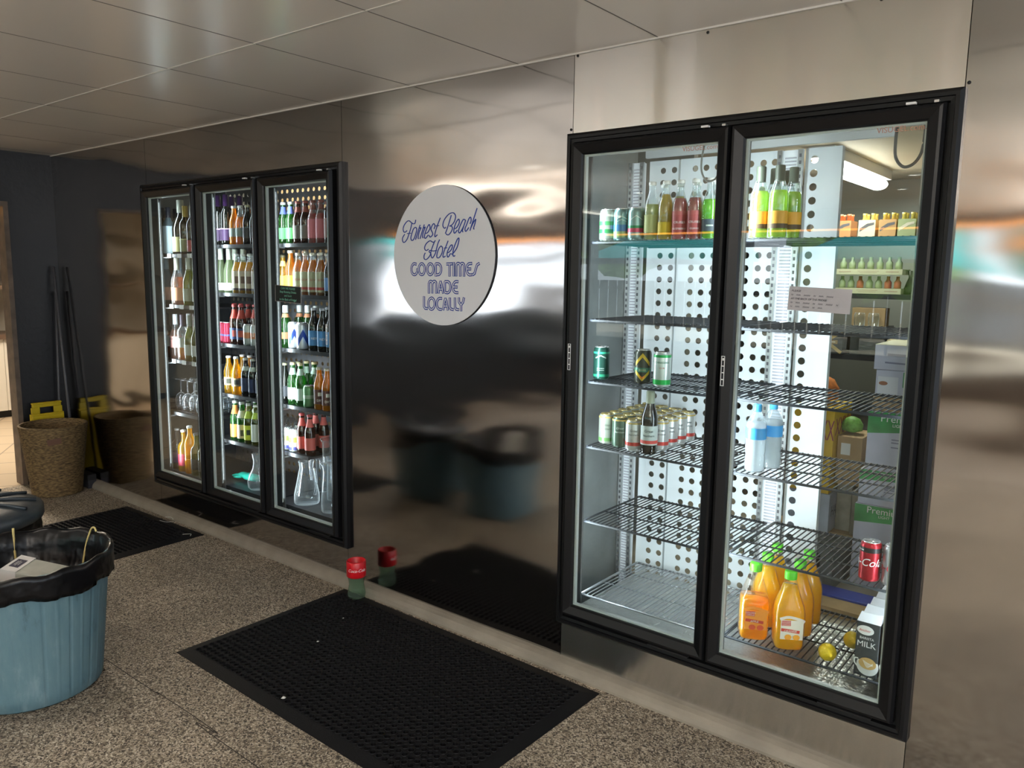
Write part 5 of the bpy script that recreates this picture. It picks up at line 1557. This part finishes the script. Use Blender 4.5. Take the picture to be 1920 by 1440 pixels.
carton(cx0 + .015, cx1, 1.52, 1.90, 1.037, 1.165, PLT, 'open fronted pale carton showing green packets', extra=open_ex)
carton(cx0 + .005, cx1, 1.505, 1.90, 1.167, 1.285, PLT, 'pale lilac carton at the very top of the stack', extra=lambda t, a, b, y, h: (M().strip([(a + .06, h * .62), (a + .20, h * .60)], .012, y, 0).strip([(a + .05, h * .3), (a + .20, h * .27)], .008, y, 0).build('small_print', INK2, t), M().box(a, b, y + .001, y + .38, h, h + .002).build('cream_top', col((.62, .60, .42)), t)))
YC = mat('carton_yellow', (.72, .45, .02), .5, var=.15, vs=6)


def xx(t, a, b, y, h):
    k = M(); text('XXXX', .125, k, lambda u, v, d: (b + .001 + d, .01 + u, h * .50 + v), sx=.78, shear=.1); text('XXXX', .15, k, flat(b - .065, y - .001, h * .42), sx=.32); k.build('lettering', col((.28, .03, .06)), t)


carton(-1.36, -1.145, 1.56, 1.86, .66, .945, YC, 'yellow beer carton lettered with dark red XXXX', extra=xx)
carton(-1.36, -1.150, 1.56, 1.86, .50, .658, YC, 'lower yellow beer carton under the lettered one', extra=lambda t, a, b, y, h: (lambda k: (text('XXXX', .07, k, lambda u, v, d: (b + .001 + d, .01 + u, h * .3 + v), sx=.9), k.build('lettering', col((.28, .03, .06)), t)))(M()))
carton(-1.37, -1.14, 1.56, 1.86, .295, .498, mat('carton_blue_white', (.42, .46, .55), .5, var=.3, vs=5), 'pale blue and white carton lettered HAHN', extra=lambda t, a, b, y, h: (lambda k: (text('HAHN', .08, k, lambda u, v, d: (b + .001 + d, u - .03, h * .4 + v), sx=.8, shear=.1), k.build('lettering', col((.08, .09, .14)), t), M().box(b, b + .0008, .10, .149, .0, h).build('blue_panel', col((.05, .22, .55)), t)))(M()))
CDB = mat('cardboard_brown', (.45, .30, .15), .8, var=.15, vs=8)
t = carton(-1.14, -1.02, 1.62, 1.86, .55, .80, CDB, 'upright brown cardboard box with a white sticker', name='cardboard_box', extra=lambda t, a, b, y, h: M().box(a + .02, a + .065, y - .001, y, h * .62, h * .86).build('white_sticker', PAPER, t))
carton(-1.015, -.99, 1.58, 1.80, .55, .62, CDB, 'torn yellow brown box flap pile beside the sticker box', name='cardboard_box')
carton(-1.135, -1.06, 1.66, 1.86, .295, .548, mat('crate_beige', (.30, .28, .22), .7, var=.2), 'beige sack under the sticker box', name='storage_sack')
carton(-1.05, -.985 - .02, 1.62, 1.86, .295, .528, mat('crate_beige', (.30, .28, .22), .7, var=.2), 'beige tub beside the sack under the brown boxes', name='storage_tub')
# pallet under them
t = tag(empty('timber_pallet', (-1.2, 1.75, .081)), 'grey timber pallet carrying the yellow cartons', 'pallet')
PL = mat('pallet_grey', (.16, .17, .17), .7, var=.3, vs=6)
for i, y in enumerate((-.42, -.28, -.14, 0, .14, .28)):
    M().box(-.30, .175, y, y + .11, .18, .21).build('slat', PL if i != 2 else CDB, t)
for x in (-.29, -.05, .10):
    M().box(x, x + .06, -.42, .39, .0, .18).build('bearer', PL, t)
tag(M().box(-.02, .33, -.06, .06, 0, .05).build('blue_pallet_bar', mat('blue_plastic', (.03, .06, .42), .5), loc=(-1.08, 1.22, .082), bev=.004), 'deep blue plastic bar on the floor before the pallet', 'bar')
tag(M().box(.02, .36, -.06, .06, 0, .04).build('timber_board', CDB, loc=(-1.12, 1.098, .082)), 'pale timber board on the floor in front of the blue bar', 'board')
# metal tub
k = M(); k.lathe([(.10, 0), (.13, .17), (.138, .18), (.132, .18), (.10, .02)], 32, cap1=False)
tag(fixn(k.build('metal_tub', mat('tub_metal', (.45, .46, .48), .3, .9), loc=(-1.27, 1.18, .082))), 'round metal tub by the perforated panel edge', 'tub')
# fruit bags above the cartons
for x, cc, lab, z in ((-1.27, (.70, .22, .05), 'bag of orange fruit on top of the yellow carton', .951), (-1.10, (.16, .42, .07), 'green net bag beside the orange one', .808)):
    k = M(); k.lathe([(.03, 0), (.085, .02), (.095, .07), (.06, .12), (.02, .14)], 20, mod=lambda a, z: 1 + .06 * math.sin(a * 5 + z * 50))
    sc_ = 1 if x < -1.2 else .58
    o = k.build('fruit_bag', mat('bag_%d' % int(cc[0] * 100), cc, .5, var=.35, vs=30), loc=(x, 1.72, z)); o.scale = (sc_, sc_, sc_)
    tag(o, lab, 'bag')
# orange peel scrap on the floor
tag(M().tube(spline([(-.95, 1.27, .088), (-.92, 1.30, .092), (-.88, 1.285, .088), (-.86, 1.31, .090)], 4), .010, 6).build('orange_peel', mat('peel', (.75, .40, .05), .6)), 'orange scrap lying on the cool room floor', 'litter')

# rear rack
RK = tag(empty('storage_rack', (-1.3, 2.55, .081)), 'dark storage rack along the back of the cool room', 'rack')
RM = mat('rack_dark', (.03, .032, .035), .4)
for z in (.30, 1.02, 1.395, 1.735):
    M().box(-.95, .95, 0, .5, z, z + .03).build('rack_shelf', RM, RK)
for x in (-.95, .93):
    for y in (0, .48):
        M().box(x, x + .02, y, y + .02, 0, 2.05).build('upright', RM, RK)
ZA, ZB, ZC, ZD = [.081 + z + .0305 for z in (.30, 1.02, 1.395, 1.735)]
# top row: cardboard carriers with bottles
CARR = [(-1.62, (.10, .09, .08), 'black carrier box at the left of the top rack shelf'), (-1.47, (.45, .20, .08), 'orange brown bottle carrier on the top rack shelf'), (-1.33, (.62, .52, .36), 'cream bottle carrier with dark stripe, top rack shelf'), (-1.215, (.42, .24, .10), 'brown bottle carrier in the middle of the top rack shelf'), (-1.11, (.30, .34, .18), 'green bottle carrier on the top rack shelf'), (-1.00, (.55, .48, .26), 'yellow cream bottle carrier on the top rack shelf'), (-.88, (.62, .12, .12), 'red and white carrier at the right of the top rack shelf')]
for x, cc, lab in CARR:
    t = tag(empty('bottle_carrier', (x, 2.66, ZD)), lab, 'carrier', 'bottle carriers on the top rack shelf')
    M().box(-.048, .048, -.07, .07, 0, .10).build('carrier_body', col(cc, .6), t)
    k = M(); k.add([(-.040, -.0708, .03), (.010, -.0708, .062), (.040, -.0708, .070), (.040, -.0708, .085), (0, -.0708, .078), (-.040, -.0708, .050)], [(0, 1, 2, 3, 4, 5)]); k.build('printed_stripe', col((.08, .08, .09) if cc[0] > .4 else (.55, .5, .4)), t)
    for i, (bx, by) in enumerate(((-.024, -.03), (.024, -.03), (-.024, .03), (.024, .03))):
        M().lathe([(.014, .10), (.011, .125), (.0135, .127), (.0135, .140)], 10, c=(bx, by)).build('bottle_neck', col((.50, .40, .10) if cc[1] > .2 else (.40, .12, .05), .4), t)
carton(-.93, -.83, 2.60, 2.74, ZD + .145, ZD + .26, col((.62, .50, .50)), 'red striped pale box standing on the red carrier', extra=lambda t, a, b, y, h: M().box(a, b, y, y + .0006, h * .35, h * .65).build('red_stripe', col((.55, .06, .08)), t))
# middle rows: trays of small bottles
for zi, z, labt in ((0, ZC, 'lower'), (1, ZC + .115, 'upper')):
    t = tag(empty('bottle_tray', (-1.30, 2.68, z)), '%s cream cardboard tray of small bottles on the rack' % labt, 'tray', 'cream bottle trays on the rack')
    M().box(-.19, .19, -.10, .10, 0, .032).build('tray', col((.60, .58, .40), .7), t)
    k = M(); k.strip([(-.06, .020), (.06, .020)], .003, -.1008).strip([(-.05, .011), (.05, .011)], .003, -.1008); k.strip([(-.17, .016), (-.10, .016)], .006, -.1008).strip([(.10, .016), (.17, .016)], .006, -.1008); k.build('print', col((.45, .35, .25)), t)
    for i in range(7):
        M().lathe([(.020, .033), (.020, .07), (.010, .085), (.010, .105)], 10, c=(-.16 + i * .053, -.05)).build('small_bottle', col((.55, .16, .10) if (i in (2, 5, 6) and zi == 0) else (.40, .48, .30), .3), t)
for i, z in enumerate((ZC, ZC + .101, ZC + .202)):
    carton(-1.04 + .005 * i, -.86, 2.60, 2.76, z, z + .099, col((.60, .62, .56)), '%s pale green carton with red foot at the rack\'s right' % ('lowest', 'middle', 'topmost')[i], extra=lambda t, a, b, y, h: M().box(a, b, y, y + .0006, .01, h * .3).build('red_stripe', col((.50, .06, .07)), t), group='pale cartons at the right of the rack')
t = tag(empty('bin_bag', (-1.085, 2.68, ZC)), 'crumpled grey plastic bag on the rack beside the trays', 'bag')
k = M(); k.lathe([(.022, 0), (.028, .03), (.022, .07), (.008, .10), (.016, .14)], 14, mod=lambda a, z: 1 + .2 * math.sin(a * 4 + z * 60)); k.build('bag', col((.10, .09, .09), .3), t)
# jars in a brown box, black X box, beige bags, tube
t = carton(-1.37, -1.18, 2.56, 2.66, ZB + .18, ZB + .29, CDB, 'open brown box holding two glass jars under the rack shelf', name='cardboard_box')
for i in (-1, 1):
    M().lathe([(.030, .0), (.032, .06), (.028, .08)], 14, c=(i * .04, -.085), cap0=True).build('jar', GLS['clear'], t)
carton(-1.37, -1.18, 2.56, 2.80, ZB + .0, ZB + .178, col((.04, .05, .05)), 'dark carton beneath the brown jar box', name='dark_carton')


def xbox(t, a, b, y, h):
    k = M()
    k.strip([(a + .01, h * .08), (b - .01, h * .95)], .020, y - .0006).strip([(a + .01, h * .95), (b - .01, h * .08)], .020, y - .0010)
    k.build('gold_cross', col((.42, .30, .10)), t)
    k = M(); k.strip([(a + .035, h * .5), (b - .035, h * .5)], .024, y - .0016); k.build('gold_banner', col((.30, .20, .08)), t)
    k = M(); k.strip([(a + .045, h * .5), (b - .045, h * .5)], .006, y - .0022); k.build('pale_marks', col((.7, .65, .5)), t)


carton(-1.60, -1.40, 2.52, 2.80, ZB, ZB + .15, col((.03, .035, .035)), 'black carton with crossed gold bands on the rack', extra=xbox)
for i, x in enumerate((-1.12, -1.03)):
    k = M(); k.box(-.035, .035, -.04, .04, 0, .11)
    tag(k.build('snack_bag', mat('snack_beige', (.55, .45, .26), .6, var=.35, vs=40), loc=(x, 2.56, ZB), bev=.012), 'beige snack bag on the rack, %s of two' % ('left', 'right')[i], 'bag', 'beige snack bags on the rack')
carton(-1.62, -1.42, 2.56, 2.80, .4135, .82, mat('grey_tub', (.26, .28, .33), .5, var=.2, vs=8), 'grey blue plastic tub standing on the rack\'s low shelf', name='storage_tub')
t = tag(empty('steel_drum', (-1.18, 2.75, .4125)), 'dark ribbed drum on the rack\'s low shelf', 'drum')
M().lathe([(.19, 0), (.19, .25), (.197, .26), (.19, .27), (.19, .33), (.197, .34), (.19, .35), (.19, .42), (.197, .43), (.15, .435)], 36).build('drum_body', mat('drum_grey', (.13, .135, .13), .35, .6), t)
k = M()
for i in range(3):
    k.lathe([(.038, 0), (.038, .10), (.013, .16), (.013, .24)], 12, c=(-.16 + i * .09, 0))
tag(k.build('dark_wine_bottles', GLS['dark'], loc=(-1.02, 2.30, .0815)), 'dark bottles on the floor behind the cartons', 'bottle', kind='stuff')
# fluorescent batten on the cool room ceiling
t = tag(empty('batten_light', (-1.42, 2.55, 2.21)), 'white fluorescent batten on the cool room ceiling', 'light')
M().box(-.07, .07, -.62, .62, .03, .089).build('batten_body', WHITE, t)
M().lathe([(.055, -.60), (.06, -.58), (.06, .58), (.055, .60)], 16).build('diffuser', mat('tube_glow', (1, 1, .95), .5, emit=(1, 1, .92), es=9), t)
t.children[1].rotation_euler = (PI / 2, 0, 0)
t.children[1].scale = (1, .6, 1)

for p, _ in BT.values():
    if p.name not in USED:
        for c in list(p.children): bpy.data.objects.remove(c)
        bpy.data.objects.remove(p)
